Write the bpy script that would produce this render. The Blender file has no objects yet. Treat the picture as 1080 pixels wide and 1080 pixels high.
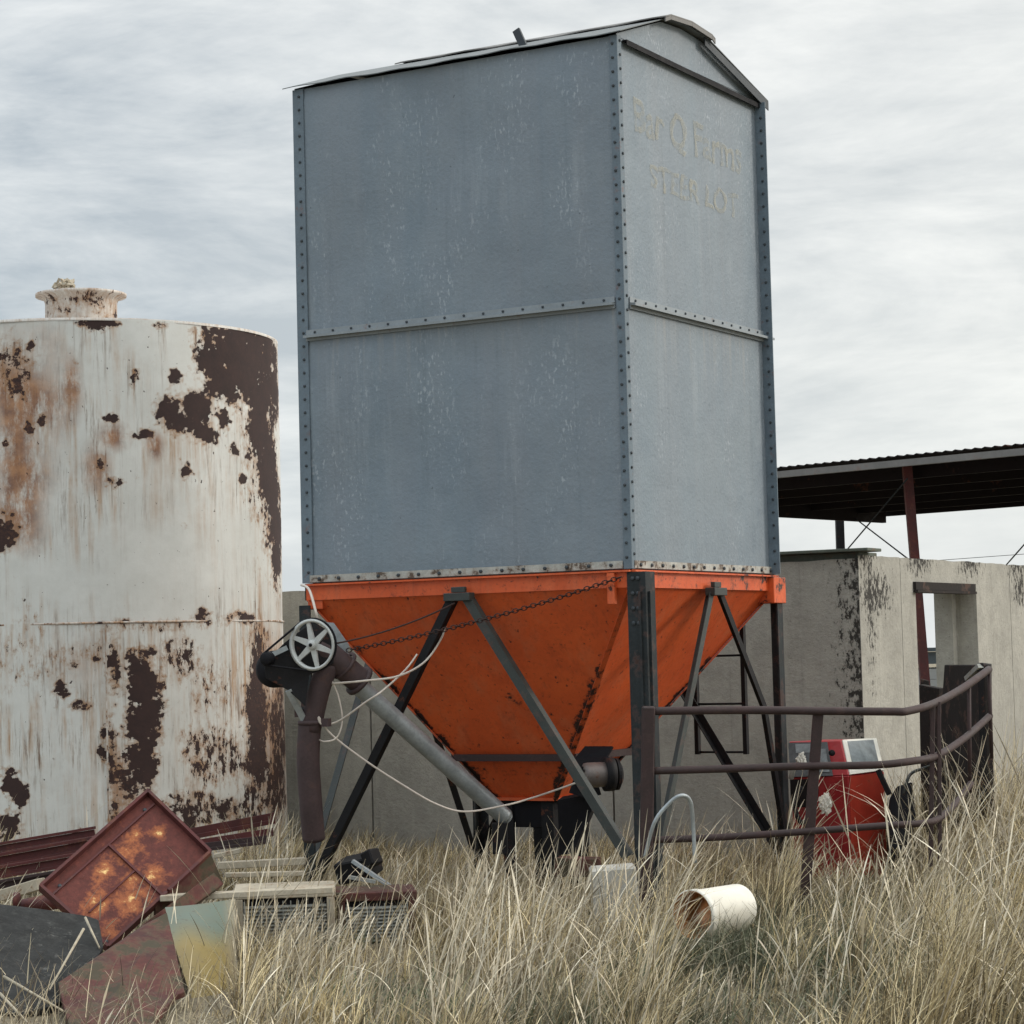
import bpy, bmesh, math, random
import numpy as np
from mathutils import Vector, Matrix, noise
random.seed(7); rng = np.random.default_rng(11)
R = math.radians
scn = bpy.context.scene
COL = scn.collection

# ---------------------------------------------------------------- camera frame
CAM = Vector((6.5007, -12.6901, 1.70)); F = 2486.7
YAW, PITCH, ROLL = -0.5233, 0.0604, -0.0257
fw = Vector((math.sin(YAW)*math.cos(PITCH), math.cos(YAW)*math.cos(PITCH), math.sin(PITCH)))
r0 = Vector((math.cos(YAW), -math.sin(YAW), 0)); u0 = r0.cross(fw)
rt = r0*math.cos(ROLL)+u0*math.sin(ROLL); up = -r0*math.sin(ROLL)+u0*math.cos(ROLL)
def at(px, py, d):
    return CAM + d*(fw + rt*((px-540)/F) + up*((540-py)/F))
fh = Vector((math.sin(YAW), math.cos(YAW), 0)); rh = r0
cam = bpy.data.cameras.new('camera'); co = bpy.data.objects.new('camera', cam); COL.objects.link(co)
cam.sensor_width = 36; cam.lens = F/1080*36; cam.clip_end = 3000; cam.clip_start = .1
M4 = Matrix((rt, up, -fw)).transposed().to_4x4(); M4.translation = CAM
co.matrix_world = M4
scn.camera = co

# ---------------------------------------------------------------- materials
class NT:
    def __init__(s, name):
        s.m = bpy.data.materials.new(name); s.m.use_nodes = True
        s.t = s.m.node_tree; s.n = s.t.nodes; s.n.clear()
        s.out = s.n.new('ShaderNodeOutputMaterial'); s.b = s.n.new('ShaderNodeBsdfPrincipled')
        s.link(s.b.outputs[0], s.out.inputs[0])
        s.tc = s.n.new('ShaderNodeTexCoord')
    def link(s, a, b): s.t.links.new(a, b)
    def put(s, sock, v):
        if isinstance(v, bpy.types.NodeSocket): s.link(v, sock)
        elif isinstance(v, (tuple, list)) and len(v) == 3 and sock.type == 'RGBA': sock.default_value = (*v, 1)
        else: sock.default_value = v
    def noise(s, scale=5, detail=6, rough=.6, stretch=(1, 1, 1), loc=(0, 0, 0), dist=0, coord=None):
        mp = s.n.new('ShaderNodeMapping'); mp.inputs['Scale'].default_value = stretch; mp.inputs['Location'].default_value = loc
        s.link(coord or s.tc.outputs['Object'], mp.inputs[0])
        t = s.n.new('ShaderNodeTexNoise'); s.link(mp.outputs[0], t.inputs['Vector'])
        t.inputs['Scale'].default_value = scale; t.inputs['Detail'].default_value = detail
        t.inputs['Roughness'].default_value = rough; t.inputs['Distortion'].default_value = dist
        return t.outputs['Fac']
    def ramp(s, fac, lo, hi, v0=0., v1=1.):
        r = s.n.new('ShaderNodeMapRange'); s.put(r.inputs[0], fac)
        for i, v in enumerate((lo, hi, v0, v1)): r.inputs[i+1].default_value = v
        return r.outputs[0]
    def math(s, op, a, b=0.):
        m = s.n.new('ShaderNodeMath'); m.operation = op; s.put(m.inputs[0], a); s.put(m.inputs[1], b); return m.outputs[0]
    def mix(s, fac, a, b):
        m = s.n.new('ShaderNodeMix'); m.data_type = 'RGBA'
        s.put(m.inputs[0], fac); s.put(m.inputs[6], a); s.put(m.inputs[7], b); return m.outputs[2]
    def bump(s, h, strength=.3, dist=.01):
        b = s.n.new('ShaderNodeBump'); b.inputs['Strength'].default_value = strength; b.inputs['Distance'].default_value = dist
        s.put(b.inputs['Height'], h); s.link(b.outputs[0], s.b.inputs['Normal'])
    def attr(s, name):
        a = s.n.new('ShaderNodeAttribute'); a.attribute_name = name; return a
def sc(c, k): return tuple(max(0, x*k) for x in c)
def weath(name, base, var=.18, rust=0., rcol=(.09, .03, .015), scale=6, rough=.6, metal=0., streak=0., scol=(.5, .5, .48), bump=.25, loc=(0, 0, 0)):
    """painted / bare surface with tone variation, worn patches and vertical streaks"""
    t = NT(name)
    a = t.noise(scale, 7, .65, loc=loc)
    c = t.mix(t.ramp(a, .3, .7), sc(base, 1-var), sc(base, 1+var))
    f2 = t.noise(scale*9, 3, .6, loc=loc)
    c = t.mix(t.ramp(f2, .35, .75, 0, .35), c, sc(base, 1-var*2))
    if streak:
        st = t.noise(scale*2.2, 5, .7, stretch=(1, 1, .07), loc=loc)
        c = t.mix(t.ramp(st, .52, .75, 0, streak), c, scol)
    if rust:
        n1 = t.noise(scale*1.3, 8, .72, loc=(loc[0]+3, loc[1], loc[2]+9)); 
        k = t.ramp(n1, .70-rust*.5, .74-rust*.5)
        edge = t.ramp(n1, .62-rust*.5, .72-rust*.5, 0, .5)
        c = t.mix(edge, c, sc(rcol, 2.2)); c = t.mix(k, c, rcol)
    t.put(t.b.inputs['Base Color'], c); t.put(t.b.inputs['Roughness'], t.ramp(a, .3, .7, rough-.1, min(1, rough+.12)))
    t.b.inputs['Metallic'].default_value = metal
    if max(base) < .04: t.b.inputs['Specular IOR Level'].default_value = .22
    if bump: t.bump(t.math('ADD', a, t.math('MULTIPLY', f2, .4)), bump, .008)
    return t.m

ZS_ = 3.817
def mat_panel():
    t = NT('grey_blue_galvanised_paint')
    big = t.noise(.9, 4, .6); mid = t.noise(5, 7, .7); fine = t.noise(42, 3, .6)
    c = t.mix(t.ramp(big, .3, .7), (.148, .196, .244), (.184, .232, .272))
    c = t.mix(t.ramp(mid, .4, .75, 0, .45), c, (.235, .285, .325))
    c = t.mix(t.ramp(fine, .5, .8, 0, .40), c, (.13, .165, .195))
    st = t.noise(7, 6, .75, stretch=(1, 1, .06)); msk = t.noise(1.1, 3, .6, loc=(5, 2, 1))
    k = t.math('MULTIPLY', t.ramp(st, .52, .72), t.ramp(msk, .46, .66))
    c = t.mix(t.math('MULTIPLY', k, .62), c, (.34, .39, .43))
    vs_ = t.noise(3.2, 6, .7, stretch=(1, 1, .045), loc=(4, 8, 0)); c = t.mix(t.ramp(vs_, .35, .65, .0, .32), c, (.225, .235, .262)); vs2 = t.noise(9, 5, .75, stretch=(1, 1, .03), loc=(2, 2, 0)); c = t.mix(t.ramp(vs2, .55, .72, .0, .30), c, (.095, .125, .15))
    sp = t.noise(60, 2, .5, stretch=(1, 1, .45), loc=(1, 1, 1)); msk2 = t.noise(2.6, 4, .6, stretch=(1, 1, .5), loc=(9, 2, 4))
    k2 = t.math('MULTIPLY', t.ramp(sp, .58, .68), t.ramp(msk2, .50, .64))
    c = t.mix(t.math('MULTIPLY', k2, .50), c, (.42, .47, .52))
    sz = t.n.new('ShaderNodeSeparateXYZ'); t.link(t.tc.outputs['Object'], sz.inputs[0]); wz = t.ramp(sz.outputs['Z'], ZS_-.45, ZS_-.02, 0, 1); wz = t.math('MULTIPLY', wz, t.ramp(sz.outputs['Z'], ZS_-.01, ZS_, 1, 0)); wp = t.noise(17, 4, .7, stretch=(1, 1, .03), loc=(5, 5, 0)); c = t.mix(t.math('MULTIPLY', t.math('MULTIPLY', t.ramp(wp, .52, .68), wz), .55), c, (.30, .30, .29))
    dk = t.noise(26, 2, .5, loc=(2, 7, 1)); c = t.mix(t.ramp(dk, .74, .78, 0, .6), c, (.05, .07, .085))
    t.put(t.b.inputs['Base Color'], c); t.put(t.b.inputs['Roughness'], t.ramp(mid, .3, .7, .40, .60))
    t.bump(t.math('ADD', t.math('MULTIPLY', fine, .7), t.math('MULTIPLY', t.noise(3, 2, .5), 2.5)), .38, .012)
    return t.m
def mat_orange():
    t = NT('orange_hopper_paint')
    big = t.noise(1.4, 5, .6); mid = t.noise(7, 7, .7); fine = t.noise(40, 3)
    c = t.mix(t.ramp(big, .3, .7), (.58, .085, .018), (.72, .125, .028))
    c = t.mix(t.ramp(mid, .5, .8, 0, .5), c, (.36, .055, .016))
    st = t.noise(6, 5, .7, stretch=(1, 1, .08)); c = t.mix(t.ramp(st, .50, .75, 0, .45), c, (.56, .19, .09)); c = t.mix(t.ramp(fine, .50, .8, 0, .35), c, (.30, .05, .02)); st3 = t.noise(11, 6, .75, stretch=(1, 1, .05), loc=(7, 7, 0)); c = t.mix(t.ramp(st3, .56, .72, 0, .5), c, (.20, .035, .016))
    rn = t.noise(9, 8, .75, loc=(3, 3, 3)); rm = t.attr('rust').outputs['Fac']
    sp_ = t.noise(30, 3, .6, loc=(4, 4, 4)); v = t.math('MAXIMUM', t.math('ADD', rn, rm), t.math('ADD', sp_, .058)); 
    c = t.mix(t.ramp(v, .68, .76, 0, .6), c, (.22, .035, .012)); c = t.mix(t.ramp(v, .755, .775), c, (.028, .012, .010))
    t.put(t.b.inputs['Base Color'], c); t.put(t.b.inputs['Roughness'], t.ramp(mid, .3, .7, .42, .6))
    t.bump(t.math('ADD', mid, t.math('MULTIPLY', fine, .3)), .2, .01)
    return t.m
def mat_tank():
    t = NT('white_tank_paint_flaking')
    # coordinates wrapped round the shell: u (arc length), v (height)
    uv = t.n.new('ShaderNodeCombineXYZ'); t.link(t.attr('arc').outputs['Fac'], uv.inputs[0]); t.link(t.attr('hgt').outputs['Fac'], uv.inputs[1])
    C = uv.outputs[0]
    big = t.noise(1.3, 5, .6, coord=C); mid = t.noise(8, 7, .7, coord=C); fine = t.noise(38, 5, .7, coord=C)
    c = t.mix(t.ramp(big, .3, .7), (.60, .61, .585), (.73, .74, .715))
    c = t.mix(t.ramp(mid, .4, .8, 0, .45), c, (.50, .50, .465))
    stain = t.attr('stain').outputs['Fac']
    s1 = t.noise(11, 6, .72, stretch=(1, .05, 1), coord=C); s2 = t.noise(27, 6, .78, stretch=(1, .06, 1), coord=C, dist=.3)
    s4 = t.noise(2.6, 5, .65, stretch=(1, .6, 1), coord=C, loc=(1, 9, 0)); k1 = t.math('MULTIPLY', t.math('MULTIPLY', t.ramp(s1, .47, .64), stain), t.ramp(s4, .40, .60, .0, 1.2)); s3 = t.noise(4, 4, .6, stretch=(1, .5, 1), coord=C, loc=(8, 3, 0)); k2 = t.math('MULTIPLY', t.math('MULTIPLY', t.ramp(s2, .51, .64), stain), t.ramp(s3, .38, .62))
    c = t.mix(t.math('MINIMUM', t.math('MULTIPLY', k1, 1.3), .85), c, (.40, .23, .11)); c = t.mix(t.math('MINIMUM', t.math('MULTIPLY', k2, 1.6), .9), c, (.16, .09, .05))
    hot = t.attr('orange').outputs['Fac']
    kn = t.math('MULTIPLY', t.ramp(t.noise(7, 7, .8, stretch=(1, .35, 1), coord=C), .33, .52), hot)
    c = t.mix(t.math('MINIMUM', kn, .9), c, t.mix(t.ramp(mid, .35, .65), (.40, .19, .08), (.17, .065, .03)))
    g2 = t.noise(16, 6, .8, coord=C, loc=(4, 1, 0))
    c = t.mix(t.ramp(t.math('ADD', g2, t.math('MULTIPLY', stain, .07)), .68, .73, 0, .8), c, (.13, .085, .055))
    chips = t.ramp(t.noise(24, 3, .6, coord=C, loc=(7, 7, 0), stretch=(1, .75, 1)), .70, .715)
    rm = t.attr('rust').outputs['Fac']
    f1 = t.noise(6.5, 8, .74, coord=C, loc=(2, 5, 0)); 
    v = t.math('ADD', t.math('MULTIPLY', t.math('SUBTRACT', f1, .5), 2.3), rm)
    # fine vertical flaking where the 'flake' field is high
    fl = t.attr('flake').outputs['Fac']; f3 = t.noise(21, 6, .7, stretch=(1, .45, 1), coord=C)
    v2 = t.math('ADD', t.math('SUBTRACT', f3, .5), fl)
    vv = t.math('MAXIMUM', v, t.math('ADD', t.math('MULTIPLY', v2, 2.), .1))
    c = t.mix(t.math('MULTIPLY', t.ramp(vv, .18, .49, 0, 1.), t.ramp(mid, .36, .60, .1, .95)), c, (.33, .17, .07))
    k = t.math('MAXIMUM', t.ramp(vv, .488, .502), chips)
    dark = t.mix(t.ramp(mid, .3, .7), (.022, .011, .011), (.042, .020, .018))
    dark = t.mix(t.math('MULTIPLY', t.ramp(fine, .45, .75, 0, .8), t.math('ADD', hot, .08)), dark, (.17, .07, .035))
    c = t.mix(k, c, dark)
    t.put(t.b.inputs['Base Color'], c); t.put(t.b.inputs['Roughness'], t.mix(k, (.45,)*3, (.82,)*3))
    h = t.math('ADD', t.math('MULTIPLY', k, -.8), t.math('MULTIPLY', fine, .3)); t.bump(h, .5, .006)
    return t.m
def mat_concrete(name, base, dark=.5):
    t = NT(name)
    big = t.noise(.8, 5, .65); mid = t.noise(5, 8, .7); fine = t.noise(30, 6, .7)
    c = t.mix(t.ramp(big, .3, .7), sc(base, .86), sc(base, 1.12))
    c = t.mix(t.ramp(mid, .38, .68, 0, .75), c, sc(base, .66)); c = t.mix(t.ramp(fine, .5, .8, 0, .5), c, sc(base, .6))
    st = t.noise(4, 6, .75, stretch=(1, 1, .12)); c = t.mix(t.ramp(st, .5, .75, 0, .5), c, sc(base, 1.25))
    st2 = t.noise(9, 6, .75, stretch=(1, 1, .05), loc=(6, 1, 0)); c = t.mix(t.ramp(st2, .56, .72, 0, .55), c, sc(base, .5))
    # flaked dark lichen / spalls, thicker where the 'rust' field is high
    fl = t.noise(22, 7, .74, stretch=(1, 1, .6), loc=(3, 1, 2)); v = t.math('ADD', fl, t.attr('rust').outputs['Fac'])
    c = t.mix(t.ramp(v, .67, .73, 0, .6), c, sc(base, .45)); c = t.mix(t.ramp(v, .73, .75), c, (.035, .032, .028))
    pit = t.noise(55, 2, .5); c = t.mix(t.ramp(pit, .68, .72, 0, .6), c, sc(base, .35))
    t.put(t.b.inputs['Base Color'], c); t.b.inputs['Roughness'].default_value = .92
    t.bump(t.math('ADD', mid, t.math('MULTIPLY', fine, .9)), .5, .02)
    return t.m
def mat_blotch(name, base, hot, hot2, scale=4, thr=.5, spots=None):
    """rusted sheet with light burnt blotches"""
    t = NT(name)
    a = t.noise(scale, 8, .7); b = t.noise(scale*5, 6, .75); st = t.attr('orange').outputs['Fac']
    c = t.mix(t.ramp(b, .3, .75), sc(base, .6), sc(base, 1.45))
    v = t.math('ADD', t.math('MULTIPLY', t.math('SUBTRACT', a, .5), 1.3), st)
    v = t.math('ADD', v, t.math('MULTIPLY', t.math('SUBTRACT', b, .5), 1.7))
    c = t.mix(t.ramp(v, .22, .62, 0, .9), c, hot); c = t.mix(t.ramp(v, .66, .95), c, hot2)
    t.put(t.b.inputs['Base Color'], c); t.b.inputs['Roughness'].default_value = .8; t.bump(b, .3, .006)
    return t.m
def mat_grass(name):
    t = NT(name); a = t.attr('tone')
    t.link(a.outputs['Color'], t.b.inputs['Base Color']); t.b.inputs['Roughness'].default_value = .8
    tr = t.n.new('ShaderNodeBsdfTranslucent'); t.link(a.outputs['Color'], tr.inputs[0])
    mx = t.n.new('ShaderNodeMixShader'); mx.inputs[0].default_value = .14
    t.link(t.b.outputs[0], mx.inputs[1]); t.link(tr.outputs[0], mx.inputs[2]); t.link(mx.outputs[0], t.out.inputs[0])
    return t.m
def mat_faded():
    t = NT('faded_cream_lettering')
    t.b.inputs['Base Color'].default_value = (.44, .43, .36, 1); t.b.inputs['Roughness'].default_value = .7
    tr = t.n.new('ShaderNodeBsdfTransparent'); mx = t.n.new('ShaderNodeMixShader')
    n = t.noise(9, 6, .75, stretch=(1, 1, .7)); t.link(t.ramp(n, .36, .62, .08, .52), mx.inputs[0])
    t.link(tr.outputs[0], mx.inputs[1]); t.link(t.b.outputs[0], mx.inputs[2]); t.link(mx.outputs[0], t.out.inputs[0])
    return t.m
def mat_glass(name, tint):
    t = NT(name); n = t.noise(6, 6, .7)
    t.put(t.b.inputs['Base Color'], t.mix(t.ramp(n, .35, .7), sc(tint, .6), sc(tint, 1.4)))
    t.b.inputs['Roughness'].default_value = .25; return t.m

MT = dict(
    panel=mat_panel(), orange=mat_orange(), tank=mat_tank(),
    trim=weath('grey_blue_flange_paint', (.135, .18, .22), .2, .06, scale=8),
    seam=weath('seam_flange_painted_light', (.25, .285, .31), .15, .03, scale=8),  # paler than the panels: light from above put into the flange colour
    trimlight=weath('worn_light_flange', (.42, .42, .39), .3, .30, (.10, .07, .05), scale=9),
    roof=weath('weathered_grey_roof_sheet', (.13, .145, .15), .25, .0, scale=3),
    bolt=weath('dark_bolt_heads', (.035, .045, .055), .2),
    darksteel=weath('dark_grey_steel', (.028, .034, .037), .35, .18, (.06, .035, .03), scale=7, rough=.6, metal=.15),
    blacksteel=weath('black_steel', (.012, .012, .014), .35, .08, scale=9, rough=.6),
    bracegrey=weath('grey_green_brace_paint', (.036, .044, .042), .3, .16, (.05, .03, .025), scale=9),
    maroon=weath('maroon_rusted_pipe', (.040, .022, .022), .4, .14, (.035, .02, .018), scale=9, rough=.7),
    maroonred=weath('red_oxide_steel', (.095, .022, .021), .35, .14, scale=5, rough=.7),
    spout=weath('brown_purple_spout', (.062, .040, .042), .3, .14, (.05, .025, .02), scale=7, rough=.75),
    galv=weath('galvanised_auger_tube', (.36, .40, .42), .28, .10, (.12, .11, .10), scale=6, rough=.42, metal=.3),
    alu=weath('cast_aluminium_pulley', (.52, .54, .53), .15, .0, scale=12, rough=.5, metal=.2),
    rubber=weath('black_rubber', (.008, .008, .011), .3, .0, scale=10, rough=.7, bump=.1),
    chain=weath('rusty_chain', (.045, .02, .016), .3, .0, rough=.8),
    cord=weath('dirty_white_cord', (.62, .56, .50), .15, .0, scale=15, rough=.7, bump=0),
    motor=weath('brown_grey_motor_shell', (.19, .165, .155), .25, .12, (.10, .05, .035), scale=12, rough=.45, metal=.3),
    concA=mat_concrete('aged_concrete', (.405, .392, .350)),
    cap=weath('mossy_grey_cap', (.10, .115, .095), .3, .1, scale=5, rough=.9),
    steelbeam=weath('rust_brown_channel', (.09, .06, .055), .3, .1),
    shedroof=weath('dark_corrugated_sheet', (.012, .008, .009), .25, .03, scale=1.5, rough=.8),
    fascia=weath('faded_grey_fascia', (.17, .165, .16), .2, .05, scale=2),
    cream=weath('cream_worn_paint', (.46, .41, .32), .25, .16, (.15, .09, .05), scale=7, rough=.8),
    white=weath('white_siding', (.62, .64, .64), .1, .0, scale=1),
    bluegrey=weath('blue_grey_band', (.16, .20, .23), .2),
    pumpred=weath('shaded_red_pump_paint', (.34, .018, .022), .2, .04, (.16, .02, .015), scale=5, rough=.5),  # darker red: shade of the left face put into the colour
    pumpred_lit=weath('lit_red_pump_paint', (.50, .050, .028), .18, .05, (.2, .04, .02), scale=5, rough=.5),  # same red made lighter: light on the right face painted in
    glass=mat_glass('dusty_pump_glass', (.22, .25, .26)),
    pumpface=weath('grey_pump_dial_plate', (.085, .095, .10), .4, .0, scale=14),
    pipewhite=weath('white_plastic_pipe', (.78, .76, .68), .08, .0, scale=6, rough=.45),
    piperust=weath('rust_stained_pipe_inside', (.38, .17, .055), .35, .1, (.16, .06, .02), scale=7),
    block=weath('pale_concrete_block', (.46, .45, .41), .2, .0, scale=9, rough=.9),
    blackwood=weath('charred_grey_board', (.030, .031, .031), .5, .05, (.10, .10, .095), scale=8, rough=.9, streak=.3, scol=(.11, .11, .105)),
    deck=weath('dark_grey_rusted_plate', (.028, .024, .023), .35, .16, (.075, .045, .035), scale=6, rough=.85),
    rustpanel=weath('brown_red_rusted_panel', (.085, .024, .020), .5, .36, (.050, .040, .022), scale=4.5, rough=.8),
    teal=None,
    fuelwhite=weath('white_seed_fluff', (.66, .64, .58), .1, .0, scale=20, rough=1),
    dryweed=weath('dry_weed_stems', (.42, .37, .28), .3, .0, scale=20, rough=.9, bump=0),
    tray=mat_blotch('burnt_rust_tray', (.115, .028, .021), (.38, .12, .042), (.95, .68, .28)),
    grille=weath('dull_zinc_louvres', (.30, .31, .29), .25, .12, (.12, .08, .05), scale=10, rough=.6),
)
def mat_teal():
    t = NT('faded_teal_yellow_shell'); a = t.attr('tone'); n = t.noise(7, 6, .7); n2 = t.noise(25, 4, .7)
    c = t.mix(t.ramp(n, .45, .75, 0, .4), a.outputs['Color'], (.16, .13, .07)); c = t.mix(t.ramp(n2, .60, .70, 0, .75), c, (.07, .045, .025))
    t.put(t.b.inputs['Base Color'], c); t.b.inputs['Roughness'].default_value = .5; return t.m
MT['teal'] = mat_teal()
MT['letters'] = mat_faded()
MT['grass'] = mat_grass('dry_grass_blade')

# ---------------------------------------------------------------- mesh builder
class MB:
    def __init__(s): s.v = []; s.f = []; s.sm = []
    def add(s, vs, fs, smooth=False):
        o = len(s.v); s.v += [tuple(v) for v in vs]
        s.f += [tuple(i+o for i in f) for f in fs]; s.sm += [smooth]*len(fs); return s
    def hexa(s, p):   # 8 corners: bottom 4, top 4 (same order)
        return s.add(p, [(3, 2, 1, 0), (4, 5, 6, 7), (0, 1, 5, 4), (1, 2, 6, 5), (2, 3, 7, 6), (3, 0, 4, 7)])
    def box(s, x0, x1, y0, y1, z0, z1):
        return s.hexa([(x0, y0, z0), (x1, y0, z0), (x1, y1, z0), (x0, y1, z0), (x0, y0, z1), (x1, y0, z1), (x1, y1, z1), (x0, y1, z1)])
    def obox(s, c, sx, sy, sz, X=(1, 0, 0), Y=(0, 1, 0)):
        X = Vector(X).normalized(); Y = Vector(Y).normalized(); Z = X.cross(Y).normalized(); c = Vector(c)
        return s.hexa([c+X*a*sx/2+Y*b*sy/2+Z*d*sz/2 for d in (-1, 1) for a, b in ((-1, -1), (1, -1), (1, 1), (-1, 1))])
    def bar(s, a, b, w, h, upv=(0, 0, 1), off=(0, 0, 0)):
        a = Vector(a)+Vector(off); b = Vector(b)+Vector(off); d = (b-a); L = d.length; d = d.normalized(); u = Vector(upv)
        if abs(d.dot(u)) > .98: u = Vector((0, 1, 0))
        sd = d.cross(u).normalized(); u = sd.cross(d).normalized()
        return s.hexa([q+sd*i*w/2+u*j*h/2 for q in (a, b) for i, j in ((-1, -1), (1, -1), (1, 1), (-1, 1))])
    def angle(s, a, b, w, t, n1, n2):
        """L section bar: legs along n1 and n2"""
        a = Vector(a); b = Vector(b); n1 = Vector(n1).normalized(); n2 = Vector(n2).normalized()
        s.hexa([q+n1*i+n2*j for q in (a, b) for i, j in ((0, 0), (w, 0), (w, t), (0, t))])
        return s.hexa([q+n1*i+n2*j for q in (a, b) for i, j in ((0, t+.0005), (t, t+.0005), (t, w), (0, w))])
    def tube(s, pts, r, n=10, cap=True, flat=1.):
        pts = [Vector(p) for p in pts]; rs = r if isinstance(r, (list, tuple)) else [r]*len(pts)
        d = (pts[1]-pts[0]).normalized(); u = Vector((0, 0, 1)) if abs(d.z) < .9 else Vector((1, 0, 0))
        vs = []; prev = None
        for i, p in enumerate(pts):
            d = ((pts[min(i+1, len(pts)-1)]-pts[max(i-1, 0)])).normalized()
            sd = d.cross(u)
            sd = sd.normalized() if sd.length > 1e-4 else prev
            prev = sd; uu = sd.cross(d).normalized(); u = uu
            for k in range(n):
                a = 2*math.pi*k/n; vs.append(p+(sd*math.cos(a)+uu*math.sin(a)*flat)*rs[i])
        fs = [(i*n+k, i*n+(k+1) % n, (i+1)*n+(k+1) % n, (i+1)*n+k) for i in range(len(pts)-1) for k in range(n)]
        s.add(vs, fs, True)
        if cap:
            o = len(s.v)-len(vs)
            s.f += [tuple(o+k for k in reversed(range(n))), tuple(o+(len(pts)-1)*n+k for k in range(n))]; s.sm += [False, False]
        return s
    def lathe(s, c, ax, prof, n=32, smooth=True):
        """profile of (radius, along-axis)"""
        c = Vector(c); ax = Vector(ax).normalized(); u = Vector((0, 0, 1)) if abs(ax.z) < .9 else Vector((1, 0, 0))
        a = ax.cross(u).normalized(); b = ax.cross(a).normalized()
        vs = [c+ax*z+(a*math.cos(2*math.pi*k/n)+b*math.sin(2*math.pi*k/n))*max(r_, 1e-4) for r_, z in prof for k in range(n)]
        fs = [(i*n+k, i*n+(k+1) % n, (i+1)*n+(k+1) % n, (i+1)*n+k) for i in range(len(prof)-1) for k in range(n)]
        return s.add(vs, fs, smooth)
    def slab(s, pts, t, toward=None):
        """polygon (world points) given thickness t away from the camera side"""
        p = [Vector(q) for q in pts]; nrm = Vector((0, 0, 0))
        for i in range(len(p)): nrm += (p[i]-p[0]).cross(p[(i+1) % len(p)]-p[0])
        nrm.normalize()
        if nrm.dot(CAM-p[0]) > 0: nrm = -nrm
        q = [v+nrm*t for v in p]; n = len(p)
        fs = [tuple(range(n)), tuple(reversed(range(n, 2*n)))]+[(i, (i+1) % n, n+(i+1) % n, n+i) for i in range(n)]
        return s.add(p+q, fs)
    def build(s, name, mat, parent=None, bevel=0, extra=None):
        mi = [0]*len(s.f)
        if extra: ob_, om = extra; s.add(ob_.v, ob_.f); mi += [1]*len(ob_.f)
        me = bpy.data.meshes.new(name); me.from_pydata(s.v, [], s.f); me.update(); me.polygons.foreach_set('material_index', mi)
        me.polygons.foreach_set('use_smooth', s.sm)
        bm = bmesh.new(); bm.from_mesh(me); bmesh.ops.recalc_face_normals(bm, faces=bm.faces)
        if bevel: bmesh.ops.bevel(bm, geom=list(bm.edges), offset=bevel, segments=1, affect='EDGES', clamp_overlap=True)
        bm.to_mesh(me); bm.free()
        me.materials.append(mat)
        if extra: me.materials.append(om)
        o = bpy.data.objects.new(name, me); COL.objects.link(o)
        if parent:
            r = parent
            base = Vector((0, 0, 0))
            while r: base += r.location; r = r.parent
            me.transform(Matrix.Translation(-base))
            o.parent = parent
        return o
def empty(name, loc, label, cat, group=None):
    o = bpy.data.objects.new(name, None); COL.objects.link(o); o.location = loc; o.empty_display_size = .2
    return tag(o, label, cat, group)
def tag(o, label=None, cat=None, group=None, kind=None):
    for k, v in (('label', label), ('category', cat), ('group', group), ('kind', kind)):
        if v: o[k] = v
    return o
def fattr(o, name, vals):
    a = o.data.attributes.new(name, 'FLOAT', 'POINT'); a.data.foreach_set('value', np.asarray(vals, dtype=np.float32))
def verts(o):
    a = np.empty(len(o.data.vertices)*3, np.float32); o.data.vertices.foreach_get('co', a); return a.reshape(-1, 3)
def spline(pts, n=8):
    p = [Vector(q) for q in pts]; p = [p[0]]+p+[p[-1]]; out = []
    for i in range(1, len(p)-2):
        for k in range(n):
            t = k/n; a, b, c, d = p[i-1], p[i], p[i+1], p[i+2]
            out.append(.5*((2*b)+(c-a)*t+(2*a-5*b+4*c-d)*t*t+(3*b-a-3*c+d)*t**3))
    out.append(p[-2]); return out

# ---------------------------------------------------------------- ground
def gz(x, y):
    return .05*math.sin(x*.9+1)*math.cos(y*.7)+.03*math.sin(x*2.3+y*1.7)
def gz_np(x, y):
    return .05*np.sin(x*.9+1)*np.cos(y*.7)+.03*np.sin(x*2.3+y*1.7)
def ground():
    n = 90; ax = np.concatenate([-np.geomspace(900, 24, 12), np.linspace(-22, 22, n), np.geomspace(24, 900, 12)])
    X, Y = np.meshgrid(ax, ax, indexing='ij'); Z = gz_np(X, Y)*np.exp(-(X**2+Y**2)/1500); m = len(ax)
    vs = np.stack([X, Y, Z], -1).reshape(-1, 3)
    fs = [(i*m+j, (i+1)*m+j, (i+1)*m+j+1, i*m+j+1) for i in range(m-1) for j in range(m-1)]
    me = bpy.data.meshes.new('ground'); me.from_pydata(vs.tolist(), [], fs); me.polygons.foreach_set('use_smooth', [True]*len(fs))
    t = NT('dry_thatch_soil'); a = t.noise(3, 8, .7); b = t.noise(40, 5, .7)
    c = t.mix(t.ramp(a, .3, .7), (.20, .17, .12), (.30, .26, .18)); c = t.mix(t.ramp(b, .4, .7, 0, .6), c, (.08, .068, .05))
    t.put(t.b.inputs['Base Color'], c); t.b.inputs['Roughness'].default_value = 1; t.bump(b, .8, .03)
    me.materials.append(t.m); o = bpy.data.objects.new('ground', me); COL.objects.link(o); o['kind'] = 'structure'
ground()

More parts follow.
